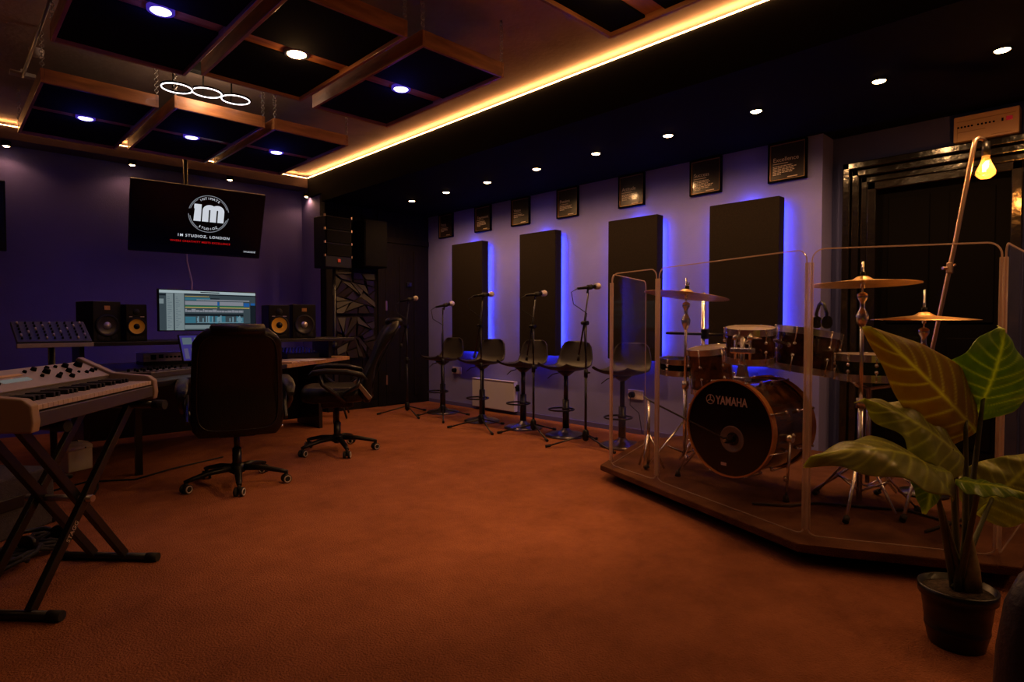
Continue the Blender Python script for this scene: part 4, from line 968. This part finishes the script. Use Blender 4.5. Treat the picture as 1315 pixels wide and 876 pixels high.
# ------------------------------------------------------------------ drum riser, shield
riser = thing('drum_riser', 'low carpeted platform under the drum kit', 'platform', (0, 0, 0))
rp = [(3.195, 2.45), (2.655, 0.975), (2.70, 0.88), (3.02, 0.27), (4.72, 0.22), (4.72, 2.55), (4.10, 2.74)]
MB().prism(rp, 0.062, 0.10, None, 0.006).build('deck', M_riser, riser)
cxr, cyr = 3.9, 1.3
MB().prism([(cxr + (x - cxr) * 0.90, cyr + (y - cyr) * 0.90) for x, y in rp], 0.0, 0.062).build('plinth', M_black, riser)
P5 = [(4.02, 2.64), (3.241, 2.40), (3.118, 1.967), (2.78, 0.988), (3.103, 0.352), (3.95, 0.33)]
sh = thing('drum_shield', 'clear acrylic folding drum shield around the platform', 'drum shield', (0, 0, 0.101))
HS = 1.275
for i in range(5):
    a, b = Vector((*P5[i], 0)), Vector((*P5[i + 1], 0)); d_ = (b - a); ln = d_.length; d_.normalize(); n_ = Vector((-d_.y, d_.x, 0))
    M = Matrix(((d_.x, 0, n_.x, a.x), (d_.y, 0, n_.y, a.y), (0, 1, 0, 0), (0, 0, 0, 1)))
    g = 0.012; rr = 0.05; out = []
    for cx_, cz_, a0 in ((ln - g - rr, rr * 0.5, -90), (ln - g - rr, HS - rr, 0), (g + rr, HS - rr, 90), (g + rr, rr * 0.5, 180)):
        rz_ = rr if cz_ > 0.5 else rr * 0.5
        for k in range(7):
            q = R(a0 + 90 * k / 6); out.append((cx_ + (rr if cz_ > 0.5 else rr) * math.cos(q), cz_ + rz_ * math.sin(q)))
    pn = MB().prism(out, -0.003, 0.003, M).build('panel', M_acryl, sh)
    MB().tube([tuple(M @ Vector((x, z, 0))) for x, z in out], 0.0036, 6, closed=True).build('panel_edge', M_acedge, pn)
for i in range(1, 5):
    x, y = P5[i]
    mb = MB(); mb.cyl((x, y, 0.03), (x, y, HS - 0.06), 0.010, None, 10)
    for k in (-1, 1):
        q = Vector((*P5[i + k], 0)) - Vector((x, y, 0)); q.normalize(); q *= 0.014
        mb.cyl((x + q.x, y + q.y, 0.03), (x + q.x, y + q.y, HS - 0.06), 0.006, None, 8)
    mb.build('hinge', M_hinge, sh)
RZ = 0.101

# ------------------------------------------------------------------ drum kit
def drum(name, label, c, axis, r_, depth, shell, hoop, head_top, head_bot, lugs, group='drum kit', cat='drum', tilt_lugs=True):
    # c: centre of the first (top/front) head; axis points from that head to the other
    t = thing(name, label, cat, c, 0, group)
    x, y, d_ = frame_from(axis); A = tuple(d_)
    MB().lathe([(r_ * 0.97, 0.012), (r_ * 0.97, depth - 0.012)], (0, 0, 0), A, 48).build('shell', shell, t)
    for h0, h1, nm in ((-0.008, 0.030, 'front'), (depth - 0.030, depth + 0.008, 'rear')):
        MB().lathe([(r_ * 0.985, h0), (r_ * 1.02, h0), (r_ * 1.02, h1), (r_ * 0.985, h1), (r_ * 0.985, h0)], (0, 0, 0), A, 48, smooth=False).build('hoop', hoop, t)
    MB().lathe([(0, 0.004), (r_ * 0.99, 0.004), (r_ * 0.99, 0.010), (0, 0.010)], (0, 0, 0), A, 48, smooth=False).build('drum_head', head_top, t)
    MB().lathe([(0, depth - 0.010), (r_ * 0.99, depth - 0.010), (r_ * 0.99, depth - 0.004), (0, depth - 0.004)], (0, 0, 0), A, 48, smooth=False).build('drum_head', head_bot, t)
    for k in range(lugs):
        a = 2 * PI * (k + 0.5) / lugs; o = x * math.cos(a) + y * math.sin(a)
        mb = MB()
        for h0, h1, e in ((-0.004, depth * 0.36, 1), (depth * 0.64, depth + 0.004, -1)):
            mb.cyl(tuple(o * (r_ * 1.035) + d_ * h0), tuple(o * (r_ * 1.035) + d_ * h1), 0.004, None, 6)
            hh = h1 if e > 0 else h0
            mb.ball(tuple(o * (r_ * 1.015) + d_ * hh), 0.012, 1, (1, 1, 1)); mb.cyl(tuple(o * r_ * 0.96 + d_ * hh), tuple(o * r_ * 1.02 + d_ * hh), 0.008, None, 8)
            hk = h0 if e > 0 else h1
            mb.ball(tuple(o * (r_ * 1.035) + d_ * (hk)), 0.008, 1)
        mb.build('lug', M_chrome, t)
    return t
aB = R(8); axB = Vector((math.cos(aB), -math.sin(aB), 0.0)); cB = Vector((3.161, 1.539, 0.466)); rB = 0.268
bass = drum('bass_drum', 'large dark walnut bass drum with black lettered front head', cB, axB, rB, 0.42, M_shellwood, M_hoop, M_head, M_head, 8)
sB = Vector((math.sin(aB), math.cos(aB), 0))           # towards image left of the head
def bp(u, v, h=0.0): return -sB * u + Vector((0, 0, v)) - axB * h    # u to the right as seen from the front
MB().lathe([(0.0, 0.001), (0.066, 0.001), (0.070, 0.006), (0.074, 0.001)], bp(0.022, -0.058, -0.004), tuple(-axB), 32).build('port_ring', mat('grey port', (0.22, 0.18, 0.15), 0.5), bass)
MB().lathe([(0.0, 0.004), (0.036, 0.004), (0.036, 0.0)], bp(0.028, -0.056, -0.004), tuple(-axB), 28).build('port_hole', M_black, bass)
eB = Matrix((-sB, Vector((0, 0, 1)), -axB)).transposed().to_euler()
text('head_lettering', 'YAMAHA', 0.066, M_pale, bass, bp(-0.082, 0.128, -0.002), eB, 0.0006, 'LEFT', 0.72, 0.0014)
mb = MB(); c = bp(-0.118, 0.150, -0.001); mb.ring(tuple(c), tuple(axB), 0.026, 0.0022, 28, 5)
for k in range(3):
    a = R(90 + 120 * k); p = c + (-sB * math.cos(a) + Vector((0, 0, math.sin(a)))) * 0.024; mb.tube([tuple(c), tuple(p)], 0.003, 6)
    mb.ball(tuple(c + (-sB * math.cos(a) + Vector((0, 0, math.sin(a)))) * 0.011), 0.005, 1)
mb.build('round_emblem', M_pale, bass)
MB().box(tuple(bp(-0.028, -0.205, -0.002)), (0.002, 0.034, 0.016), (0, 0, -aB)).build('maker_plate', M_pale, bass)
for s_, foot in ((-1, Vector((3.235, 1.25, RZ))), (1, Vector((3.30, 1.93, RZ)))):
    a0 = cB + axB * 0.13 + sB * (s_ * rB * 0.96) + Vector((0, 0, -0.03))
    mb = MB(); f = foot - cB; p = a0 - cB
    mb.tube([tuple(p + sB * s_ * 0.03), tuple(f + Vector((0, 0, 0.02)))], 0.007, 10); mb.tube([tuple(p - sB * s_ * 0.01), tuple(p + sB * s_ * 0.045)], 0.020, 12); mb.ball(tuple(p + sB * s_ * 0.045 + Vector((0, 0, 0.02))), 0.014, 1)
    mb.tube([tuple(f.lerp(p, 0.35) - Vector((0, 0, 0.01))), tuple(f.lerp(p, 0.35) + Vector((0, 0, 0.015)))], 0.011, 10)
    sp = mb.build('spur', M_chrome, bass)
    MB().cyl(tuple(f), tuple(f + Vector((0, 0, 0.035))), 0.018, 0.012).build('rubber_tip', M_rubber, sp)
mb = MB(); p = axB * 0.045 - sB * 0.055 + Vector((0, 0, rB * 0.98))
mb.box(tuple(p + Vector((0, 0, 0.012))), (0.075, 0.07, 0.03), (0, 0, -aB), 0.006); mb.cyl(tuple(p), tuple(p + Vector((0, 0, 0.24))), 0.014)
mb.prism([(-0.03, 0.0), (0.03, 0.0), (0.014, 0.07), (-0.014, 0.07)], -0.02, 0.02, Matrix.Translation(p + Vector((0, 0, 0.02))) @ Matrix(((0, 0, 1, 0), (1, 0, 0, 0), (0, 1, 0, 0), (0, 0, 0, 1))))
mb.box(tuple(p + Vector((0, 0, 0.17))), (0.045, 0.13, 0.032), (0, 0, -aB), 0.006)
for s_, end in ((1, Vector((3.215, 1.46, 0.945)) - cB), (-1, Vector((3.475, 1.335, 0.925)) - cB)):
    q = p + Vector((0, 0, 0.17)) + sB * s_ * 0.045
    mb.tube([tuple(q - Vector((0, 0, 0.05))), tuple(q + Vector((0, 0, 0.07))), tuple(q.lerp(end, 0.5) + Vector((0, 0, 0.05))), tuple(end)], 0.009, 10)
    mb.ball(tuple(q + Vector((0, 0, 0.07))), 0.017, 2); mb.ball(tuple(end), 0.015, 2); mb.cyl(tuple(q - axB * 0.03), tuple(q + axB * 0.01), 0.006, None, 8)
mb.build('tom_mount', M_chrome, bass)

drum('rack_tom', 'smaller dark rack tom above the front of the bass drum', Vector((3.34, 1.50, 1.018)), (0.10, 0.05, -1), 0.135, 0.185, M_shellwood, M_chrome, M_batter, M_batter, 6)
drum('rack_tom', 'larger dark rack tom right of the small one, behind a shield post', Vector((3.645, 1.292, 1.005)), (-0.10, 0.12, -1), 0.174, 0.238, M_shellwood, M_chrome, M_batter, M_batter, 6)
drum('floor_tom', 'dark brown tom set low at the far side of the bass drum', Vector((3.62, 1.90, 0.885)), (0.14, -0.06, -1), 0.135, 0.28, M_shellwood, M_chrome, M_batter, M_batter, 6)
tomstand = thing('tom_stand', 'chrome stand under the far brown tom', 'drum stand', (3.66, 1.88, RZ), 0)
MB().tube([(0, 0, 0.02), (0, 0, 0.52)], 0.012, 10).build('tube', M_chrome, tomstand)
for k in range(3):
    a = 0.3 + k * 2 * PI / 3; MB().tube([(0, 0, 0.25), (0.2 * math.cos(a), 0.2 * math.sin(a), 0.01)], 0.008, 8).build('leg', M_chrome, tomstand)
drum('snare_drum', 'dark snare drum right of the bass drum, below the bronze cymbal', Vector((3.56, 0.945, 0.880)), (0.0, 0.0, -1), 0.166, 0.125, M_head, M_chrome, M_batter, M_batter, 8)
t = thing('snare_stand', 'chrome tripod stand under the snare drum', 'drum stand', (3.56, 0.955, RZ), 0)
mb = MB(); mb.cyl((0, 0, 0.10), (0, 0, 0.60), 0.011)
mb.build('tube', M_chrome, t)
for k in range(3):
    a = 0.9 + k * 2 * PI / 3; ca, sa = math.cos(a), math.sin(a)
    MB().tube([(0, 0, 0.60), (0.13 * ca, 0.13 * sa, 0.625), (0.165 * ca, 0.165 * sa, 0.645)], 0.008, 8).build('basket_arm', M_chrome, t)
    a += 0.9; ca, sa = math.cos(a), math.sin(a)
    MB().tube([(0, 0, 0.24), (0.26 * ca, 0.26 * sa, 0.012)], 0.008, 8).build('leg', M_chrome, t)
    MB().tube([(0, 0, 0.08), (0.14 * ca, 0.14 * sa, 0.115)], 0.005, 8).build('brace', M_chrome, t)
drum('side_snare', 'small dark drum with chrome rim beside the left cymbal stand', Vector((3.70, 2.18, 0.80)), (0.03, 0.06, -1), 0.115, 0.10, M_head, M_chrome, M_head, M_head, 6)

def cymbal(label, c, r_, tilt, stand_label, base_z=RZ, rod=0.05, legph=0.4, clutch=True):
    t = thing('cymbal', label, 'cymbal', c, 0, 'bronze cymbals', rot=tilt)
    th = 0.0016
    pr = [(0.006, r_ * 0.17), (r_ * 0.10, r_ * 0.155), (r_ * 0.17, r_ * 0.105), (r_ * 0.21, r_ * 0.085), (r_ * 0.5, r_ * 0.055), (r_ * 0.8, r_ * 0.02), (r_, 0.0)]
    MB().lathe(pr + [(a, b - th) for a, b in reversed(pr)], seg=64).build('disc', M_brass, t)
    z0 = r_ * 0.17
    mb = MB(); mb.cyl((0, 0, z0 - 0.0), (0, 0, z0 + 0.020), 0.013, None, 12); mb.build('felt', M_rubber, t)
    mb = MB(); mb.cyl((0, 0, z0 + 0.020), (0, 0, z0 + 0.028), 0.006, None, 8)
    for s_ in (-1, 1): mb.box((s_ * 0.013, 0, z0 + 0.035), (0.014, 0.006, 0.022), None, 0.002)
    mb.build('wing_nut', M_chrome, t)
    s = thing('cymbal_stand', stand_label, 'cymbal stand', (c[0], c[1], base_z), 0, 'chrome cymbal stands')
    H_ = c[2] - base_z
    mb = MB(); mb.cyl((0, 0, H_ - 0.12), (0, 0, H_ + r_ * 0.17 + 0.02 + rod), 0.0045, None, 8); mb.cyl((0, 0, H_ - 0.02), (0, 0, H_ + r_ * 0.155), 0.010); mb.build('rod', M_chrome, s)
    MB().tube([(0, 0, 0.5), (0, 0, H_ - 0.10)], 0.0095, 10).build('upper_tube', M_chrome, s)
    MB().tube([(0, 0, 0.05), (0, 0, 0.55)], 0.0135, 12).build('lower_tube', M_chrome, s)
    mb = MB(); mb.lathe([(0.010, -0.16), (0.024, -0.13), (0.030, -0.10), (0.022, -0.08), (0.012, -0.06), (0.012, -0.03), (0.024, -0.01), (0.024, 0.01), (0.010, 0.02)], (0, 0, H_ - 0.06), seg=16, caps=True); mb.cyl((0, 0, H_ - 0.07), (0.035, 0.02, H_ - 0.07), 0.006, None, 8); mb.build('tilter', M_chrome, s)
    mb = MB(); mb.cyl((0, 0, 0.52), (0, 0, 0.57), 0.022); mb.cyl((0, 0, 0.545), (0.045, 0.0, 0.545), 0.007, None, 8); mb.build('clamp', M_chrome, s)
    for k in range(3):
        a = legph + k * 2 * PI / 3; ca, sa = math.cos(a), math.sin(a)
        lg = MB().tube([(0.015 * ca, 0.015 * sa, 0.30), (0.27 * ca, 0.27 * sa, 0.018)], 0.009, 8, flat=0.6).build('leg', M_chrome, s)
        MB().tube([(0.26 * ca, 0.26 * sa, 0.026), (0.285 * ca, 0.285 * sa, 0.010)], 0.015, 8).build('rubber_foot', M_rubber, lg)
        MB().tube([(0.012 * ca, 0.012 * sa, 0.10), (0.14 * ca, 0.14 * sa, 0.155)], 0.006, 8).build('brace', M_chrome, s)
    return t
cymbal('bronze cymbal tilted to the right, at left of the drum kit', Vector((3.53, 2.015, 1.228)), 0.268, (R(4), R(6), 0), 'chrome tripod stand of the left cymbal', legph=2.6)
cymbal('bronze cymbal above the snare drum, left of the big plant leaf', Vector((3.358, 0.936, 1.245)), 0.252, (R(-1), R(1), 0), 'chrome stand of the cymbal above the snare drum', legph=1.13)
cymbal('bronze cymbal farthest right, lower, behind the plant leaf', Vector((3.576, 0.718, 1.068)), 0.232, (R(0.5), R(-1), 0), 'chrome stand of the lower right cymbal', rod=0.09, legph=1.0)
# bass drum microphone on a small boom stand
t = thing('boom_stand', 'short chrome boom stand reaching to the bass drum port', 'microphone stand', (3.29, 2.13, RZ), 0)
MB().tube([(0.02, 0.02, 0.03), (0.02, 0.02, 0.45)], 0.011, 10).build('tube', M_chrome, t)
e = cB + bp(0.028, -0.056, 0.05) - Vector((3.29, 2.13, RZ))
MB().tube([(0.03, 0.06, 0.47), (0.02, 0.02, 0.45), tuple(e)], 0.006, 8).build('boom', M_blackmetal, t)
for k in range(3):
    a = 1.2 + k * 2 * PI / 3; ca, sa = math.cos(a), math.sin(a)
    MB().tube([(0.02, 0.02, 0.24), (0.02 + 0.10 * ca, 0.02 + 0.10 * sa, 0.010)], 0.007, 8).build('leg', M_chrome, t)
mc = thing('drum_microphone', 'stubby black microphone at the bass drum port', 'microphone', cB + bp(0.028, -0.056, 0.035), 0)
MB().tube([tuple(-axB * 0.03), tuple(axB * 0.02)], [0.016, 0.024], 14).build('body', M_plastic, mc)
MB().tube([tuple(-axB * 0.045), tuple(-axB * 0.03)], 0.008, 8).build('connector', M_steel, mc)
# overhead boom stand behind the kit
t = thing('boom_stand', 'tall chrome microphone stand with level black boom behind the left cymbal', 'microphone stand', (3.86, 2.07, RZ), 0)
MB().tube([(0, 0, 0.03), (0, 0, 1.13)], 0.013, 12).build('tube', M_chrome, t)
MB().ball((0, 0, 1.145), 0.020, 2).build('top_knob', M_blackmetal, t)
MB().tube([(-0.17, 0.19, 0.88), (0.0, -0.02, 0.872), (0.11, -0.12, 0.865)], 0.010, 8).build('boom', M_blackmetal, t)
mb = MB(); mb.box((0, -0.015, 0.873), (0.045, 0.045, 0.07), None, 0.006); mb.build('clamp', M_blackmetal, t)
for k in range(3):
    a = 0.8 + k * 2 * PI / 3; ca, sa = math.cos(a), math.sin(a)
    MB().tube([(0, 0, 0.24), (0.22 * ca, 0.22 * sa, 0.012)], 0.008, 8).build('leg', M_chrome, t)
t = thing('headphones', 'black headphones standing on the larger rack tom', 'headphones', (3.69, 1.24, 1.02), R(45))
MB().tube([(-0.055, 0, 0.03), (-0.06, 0, 0.085), (-0.03, 0, 0.135), (0, 0, 0.15), (0.03, 0, 0.135), (0.06, 0, 0.085), (0.055, 0, 0.03)], 0.008, 8, flat=1.6).build('headband', M_leather, t)
for s_ in (-1, 1): MB().loft([((s_ * 0.045, 0, 0.035), (0, 1, 0), (0, 0, 1), 0.028, 0.035, 2.2), ((s_ * 0.068, 0, 0.035), (0, 1, 0), (0, 0, 1), 0.030, 0.037, 2.2)], 2.2, 20).build('ear_cup', M_leather, t)
for pts, nm in (([(3.05, 1.35, RZ + 0.008), (3.15, 1.2, RZ + 0.008), (3.3, 1.12, RZ + 0.008), (3.5, 0.75, RZ + 0.008), (3.4, 0.5, RZ + 0.008)], 'black cable on the platform beside the bass drum'), ([(3.2, 0.62, RZ + 0.008), (3.6, 0.52, RZ + 0.008), (4.2, 0.5, RZ + 0.008)], 'black cable on the platform near the plant')):
    tag(MB().tube(pts, 0.007, 6).build('floor_cable', M_rubber), nm, 'cable')

# ------------------------------------------------------------------ lamp with bare bulb on a bent pipe
t = thing('pipe_lamp', 'tall bent copper pipe lamp with a bare glowing bulb', 'lamp', (3.95, 0.76, RZ), 0)
tp = Vector((4.165, 0.607, 2.06)) - Vector((3.95, 0.76, RZ)); lo = Vector((3.964, 0.753, 0.921)) - Vector((3.95, 0.76, RZ))
lo2 = lo + (lo - tp) * 0.16
rt_ = Vector((0.719, -0.695, 0))
MB().tube([tuple(lo2), tuple(lo), tuple(lo.lerp(tp, 0.5)), tuple(tp - Vector((0, 0, 0.05)) - rt_ * 0.022), tuple(tp - rt_ * 0.012), tuple(tp + rt_ * 0.006 + Vector((0, 0, 0.012))), tuple(tp + rt_ * 0.03 + Vector((0, 0, 0.008))), tuple(tp + rt_ * 0.05 + Vector((0, 0, -0.01)))],
          [0.011, 0.011, 0.012, 0.013, 0.013, 0.013, 0.012, 0.010], 12).build('pipe', M_copper, t)
jc = lo.lerp(tp, 0.38)
mb = MB(); mb.box(tuple(jc), (0.03, 0.03, 0.06), (0, R(10), 0), 0.005); mb.cyl(tuple(jc), tuple(jc - rt_ * 0.04), 0.008); mb.cyl(tuple(jc), tuple(jc + rt_ * 0.03 + Vector((0, 0, 0.02))), 0.007); mb.build('joint_clamp', M_copper, t)
MB().tube([tuple(lo2), (lo2.x, lo2.y, 0.03)], 0.013, 10).build('stem', M_blackmetal, t)
MB().lathe([(0, 0), (0.12, 0), (0.12, 0.012), (0.02, 0.03)], (lo2.x, lo2.y, 0), seg=28).build('base', M_blackmetal, t)
bz = tp + rt_ * 0.05
MB().cyl(tuple(bz - Vector((0, 0, 0.01))), tuple(bz - Vector((0, 0, 0.085))), 0.019, 0.021).build('bulb_holder', M_blackmetal, t)
bl = MB().lathe([(0.017, -0.085), (0.019, -0.10), (0.030, -0.135), (0.046, -0.170), (0.044, -0.190), (0.026, -0.208), (0.0, -0.212)], tuple(bz), seg=28).build('glass_bulb', M_bulbglass, t)
mb = MB(); mb.ball(tuple(bz - Vector((0, 0, 0.150))), 0.017, 2, (1, 1, 1.5)) if False else None
pts = []
for k in range(24): pts.append(tuple(bz + Vector((0.014 * math.cos(k * PI / 2.6), 0.014 * math.sin(k * PI / 2.6), -0.115 - 0.055 * abs(((k % 6) / 3.0) - 1)))))
MB().tube(pts, 0.0022, 6).build('filament', emis('filament glow', (1.0, 0.62, 0.28), 25.0), bl)
lamp('bulb_light', 'POINT', 8.0, (1.0, 0.48, 0.17), tuple(bz - Vector((0, 0, 0.15))), t, 0.02)

# ------------------------------------------------------------------ potted elephant ear plant
def leaf_mat(name, base, edge, vein):
    m = bpy.data.materials.new(name); m.use_nodes = True
    nt = m.node_tree; N = nt.nodes; L = nt.links; b = N['Principled BSDF']
    at = N.new('ShaderNodeAttribute'); at.attribute_name = 'vein'
    mx = N.new('ShaderNodeMix'); mx.data_type = 'RGBA'
    nz = N.new('ShaderNodeTexNoise'); nz.inputs['Scale'].default_value = 9
    mb_ = N.new('ShaderNodeMix'); mb_.data_type = 'RGBA'
    mb_.inputs[6].default_value = (*base, 1); mb_.inputs[7].default_value = (*edge, 1)
    L.new(nz.outputs['Fac'], mb_.inputs[0]); L.new(at.outputs['Fac'], mx.inputs[0]); L.new(mb_.outputs[2], mx.inputs[6]); mx.inputs[7].default_value = (*vein, 1)
    L.new(mx.outputs[2], b.inputs['Base Color']); b.inputs['Roughness'].default_value = 0.32; b.inputs['Coat Weight'].default_value = 0.25
    tl = N.new('ShaderNodeBsdfTranslucent'); L.new(mx.outputs[2], tl.inputs[0])
    ms = N.new('ShaderNodeMixShader'); ms.inputs[0].default_value = 0.5
    L.new(b.outputs[0], ms.inputs[1]); L.new(tl.outputs[0], ms.inputs[2]); L.new(ms.outputs[0], N['Material Output'].inputs['Surface'])
    return m
M_leafA = leaf_mat('backlit leaf', (0.42, 0.26, 0.035), (0.50, 0.42, 0.05), (0.90, 0.95, 0.12))  # yellow-brown of backlight put into this leaf's colour
M_leafB = leaf_mat('green leaf', (0.19, 0.36, 0.03), (0.34, 0.56, 0.05), (0.80, 0.95, 0.12))
M_leafC = leaf_mat('pale olive leaf', (0.30, 0.35, 0.06), (0.58, 0.60, 0.13), (0.85, 0.95, 0.18))
plant = thing('potted_plant', 'large leafy elephant ear plant in a black pot at right', 'plant', (2.385, 0.372, 0))
PO_ = Vector((2.385, 0.372, 0))
def leaf(base, tip, width, nrm, m, bend=0.1, cup=0.1, wav=0.0, lobe=0.22, seed=1, stem_from=None, stem_bow=(0, 0, 0), stem_m=M_stem, drop=0.0):
    base = Vector(base) - PO_; tip = Vector(tip) - PO_; nrm = Vector(nrm).normalized()
    ax = tip - base; ln = ax.length; d_ = ax.normalized(); side = nrm.cross(d_).normalized(); nn = d_.cross(side).normalized()
    bm = bmesh.new(); nu, nv = 72, 44; rows = []; lay = None; vals = {}
    rnd = random.Random(seed); ph = rnd.random() * 6
    for i in range(nu + 1):
        t_ = -lobe + (1 + lobe) * i / nu
        u = (t_ + lobe) / (1 + lobe)
        w_ = width * (max(0.0, math.sin(PI * min(1, u ** 0.62))) ** 0.85) * (1 - 0.25 * u) * 1.12 + 0.001
        row = []
        for j in range(nv + 1):
            s_ = -1 + 2 * j / nv
            lift = bend * ln * (4 * (t_ if t_ > 0 else 0) * (1 - t_)) - drop * ln * max(0, t_) ** 2
            back = 0.0
            if t_ < 0: back = -0.0
            x_ = s_ * w_
            # notch at the base: pull centre of the lobed end forward
            tt = t_ + max(0.0, -t_) * (1 - min(1, abs(s_) * 2.2)) * 0.9
            lat = math.sin((tt * 9.0 - abs(s_) * 2.6) * PI)
            off = -cup * width * s_ * s_ + wav * width * math.sin(tt * 17 + ph + s_ * 2) * abs(s_) + 0.018 * width * (1 - abs(lat)) * (1 if abs(s_) < 0.95 else 0)
            p = base + d_ * (tt * ln) + side * x_ + nn * (lift + off)
            v = bm.verts.new(p); row.append(v)
            mid = math.exp(-(abs(s_) * w_ / 0.0065) ** 2)
            q = (tt * 7.0 - abs(s_) * 1.5) % 1.0; q = min(q, 1 - q)
            latv = math.exp(-(q / 0.075) ** 2) * (1 - 0.45 * abs(s_)) * (1.0 if tt > -0.1 else 0.5)
            vals[v] = min(1.0, max(mid, latv * 0.9))
        rows.append(row)
    for i in range(nu):
        for j in range(nv):
            f = bm.faces.new((rows[i][j], rows[i][j + 1], rows[i + 1][j + 1], rows[i + 1][j])); f.smooth = True
    bm.verts.index_update(); vv = [0.0] * len(bm.verts)
    for v, q in vals.items(): vv[v.index] = q
    me = bpy.data.meshes.new('leaf'); bm.to_mesh(me); bm.free(); me.materials.append(m)
    a = me.attributes.new('vein', 'FLOAT', 'POINT'); a.data.foreach_set('value', vv)
    o = bpy.data.objects.new('leaf', me); COL.objects.link(o); o.parent = plant
    so = o.modifiers.new('thick', 'SOLIDIFY'); so.thickness = 0.0016
    f0 = Vector(stem_from) if stem_from else Vector((rnd.uniform(-0.02, 0.02), rnd.uniform(-0.02, 0.02), 0.185))
    md = f0.lerp(base, 0.55) + Vector(stem_bow)
    pts = []
    for k in range(13):
        t_ = k / 12; pts.append(tuple(f0 * (1 - t_) ** 2 + md * 2 * t_ * (1 - t_) + base * t_ ** 2))
    stb = MB().tube(pts, [0.012 - 0.006 * k / 12 for k in range(13)], 10).build('leaf_stalk', stem_m, o)
    return o
RT = Vector((0.719, -0.695, 0)); FW = Vector((0.695, 0.718, 0)); UP = Vector((0, 0, 1))
leaf((2.476, 0.374, 0.725), (2.085, 0.557, 1.038), 0.128, -FW + UP * 0.1 + RT * 0.1, M_leafA, 0.02, 0.22, 0.03, 0.14, 2)
leaf((2.555, 0.340, 0.795), (2.510, 0.283, 1.030), 0.165, -FW + UP * 0.35 - RT * 0.05, M_leafB, 0.05, 0.20, 0.06, 0.34, 3)
leaf((2.379, 0.395, 0.640), (2.100, 0.575, 0.812), 0.110, -FW * 1.0 + UP * 0.75 + RT * 0.25, M_leafC, 0.05, 0.25, 0.14, 0.18, 4)
leaf((2.200, 0.410, 0.600), (1.733, 0.605, 0.680), 0.110, -FW * 0.55 + UP * 0.9, M_leafC, 0.10, 0.30, 0.08, 0.16, 5)
leaf((2.225, 0.300, 0.570), (2.245, 0.190, 0.556), 0.060, -FW * 0.22 + UP, M_leafB, 0.06, 0.2, 0.06, 0.5, 6)
leaf((2.638, 0.320, 0.440), (2.774, 0.200, 0.600), 0.11, -FW + UP * 0.5 - RT * 0.2, M_leafC, 0.05, 0.3, 0.12, 0.30, 7)
leaf((2.215, 0.419, 0.580), (2.160, 0.418, 0.470), 0.055, -FW + UP * 0.25, M_leafB, 0.05, 0.25, 0.05, 0.30, 8)
for k, (x, y, z) in enumerate(((0.005, 0.0, 0.60), (0.03, 0.005, 0.62))):
    MB().tube([(x * 0.5, y, 0.18), (x, y + 0.01, z)], [0.008, 0.005], 8).build('bare_stem', M_stemb, plant)
MB().loft([((0.03, -0.03, 0.17), (1, 0, 0), (0, 1, 0), 0.040, 0.032, 2), ((0.03, -0.028, 0.25), (1, 0, 0), (0, 1, 0), 0.034, 0.026, 2), ((0.035, -0.025, 0.33), (1, 0, 0), (0, 1, 0), 0.016, 0.012, 2), ((0.04, -0.02, 0.40), (1, 0, 0), (0, 1, 0), 0.004, 0.003, 2)], 2, 16).build('sheath', mat('sheath', (0.22, 0.17, 0.06), 0.6, noise=0.4, nscale=25), plant)
pot = MB().lathe([(a * 0.86, b) for a, b in [(0.0, 0.0), (0.088, 0.0), (0.092, 0.01), (0.103, 0.055), (0.105, 0.056), (0.105, 0.062), (0.103, 0.064), (0.116, 0.160), (0.126, 0.162), (0.128, 0.192), (0.119, 0.194), (0.114, 0.17), (0.0, 0.17)]], seg=48).build('pot', M_pot, plant)
MB().lathe([(0.0, 0.180), (0.05, 0.182), (0.098, 0.174), (0.098, 0.165), (0, 0.165)], seg=32).build('soil', M_soil, plant)
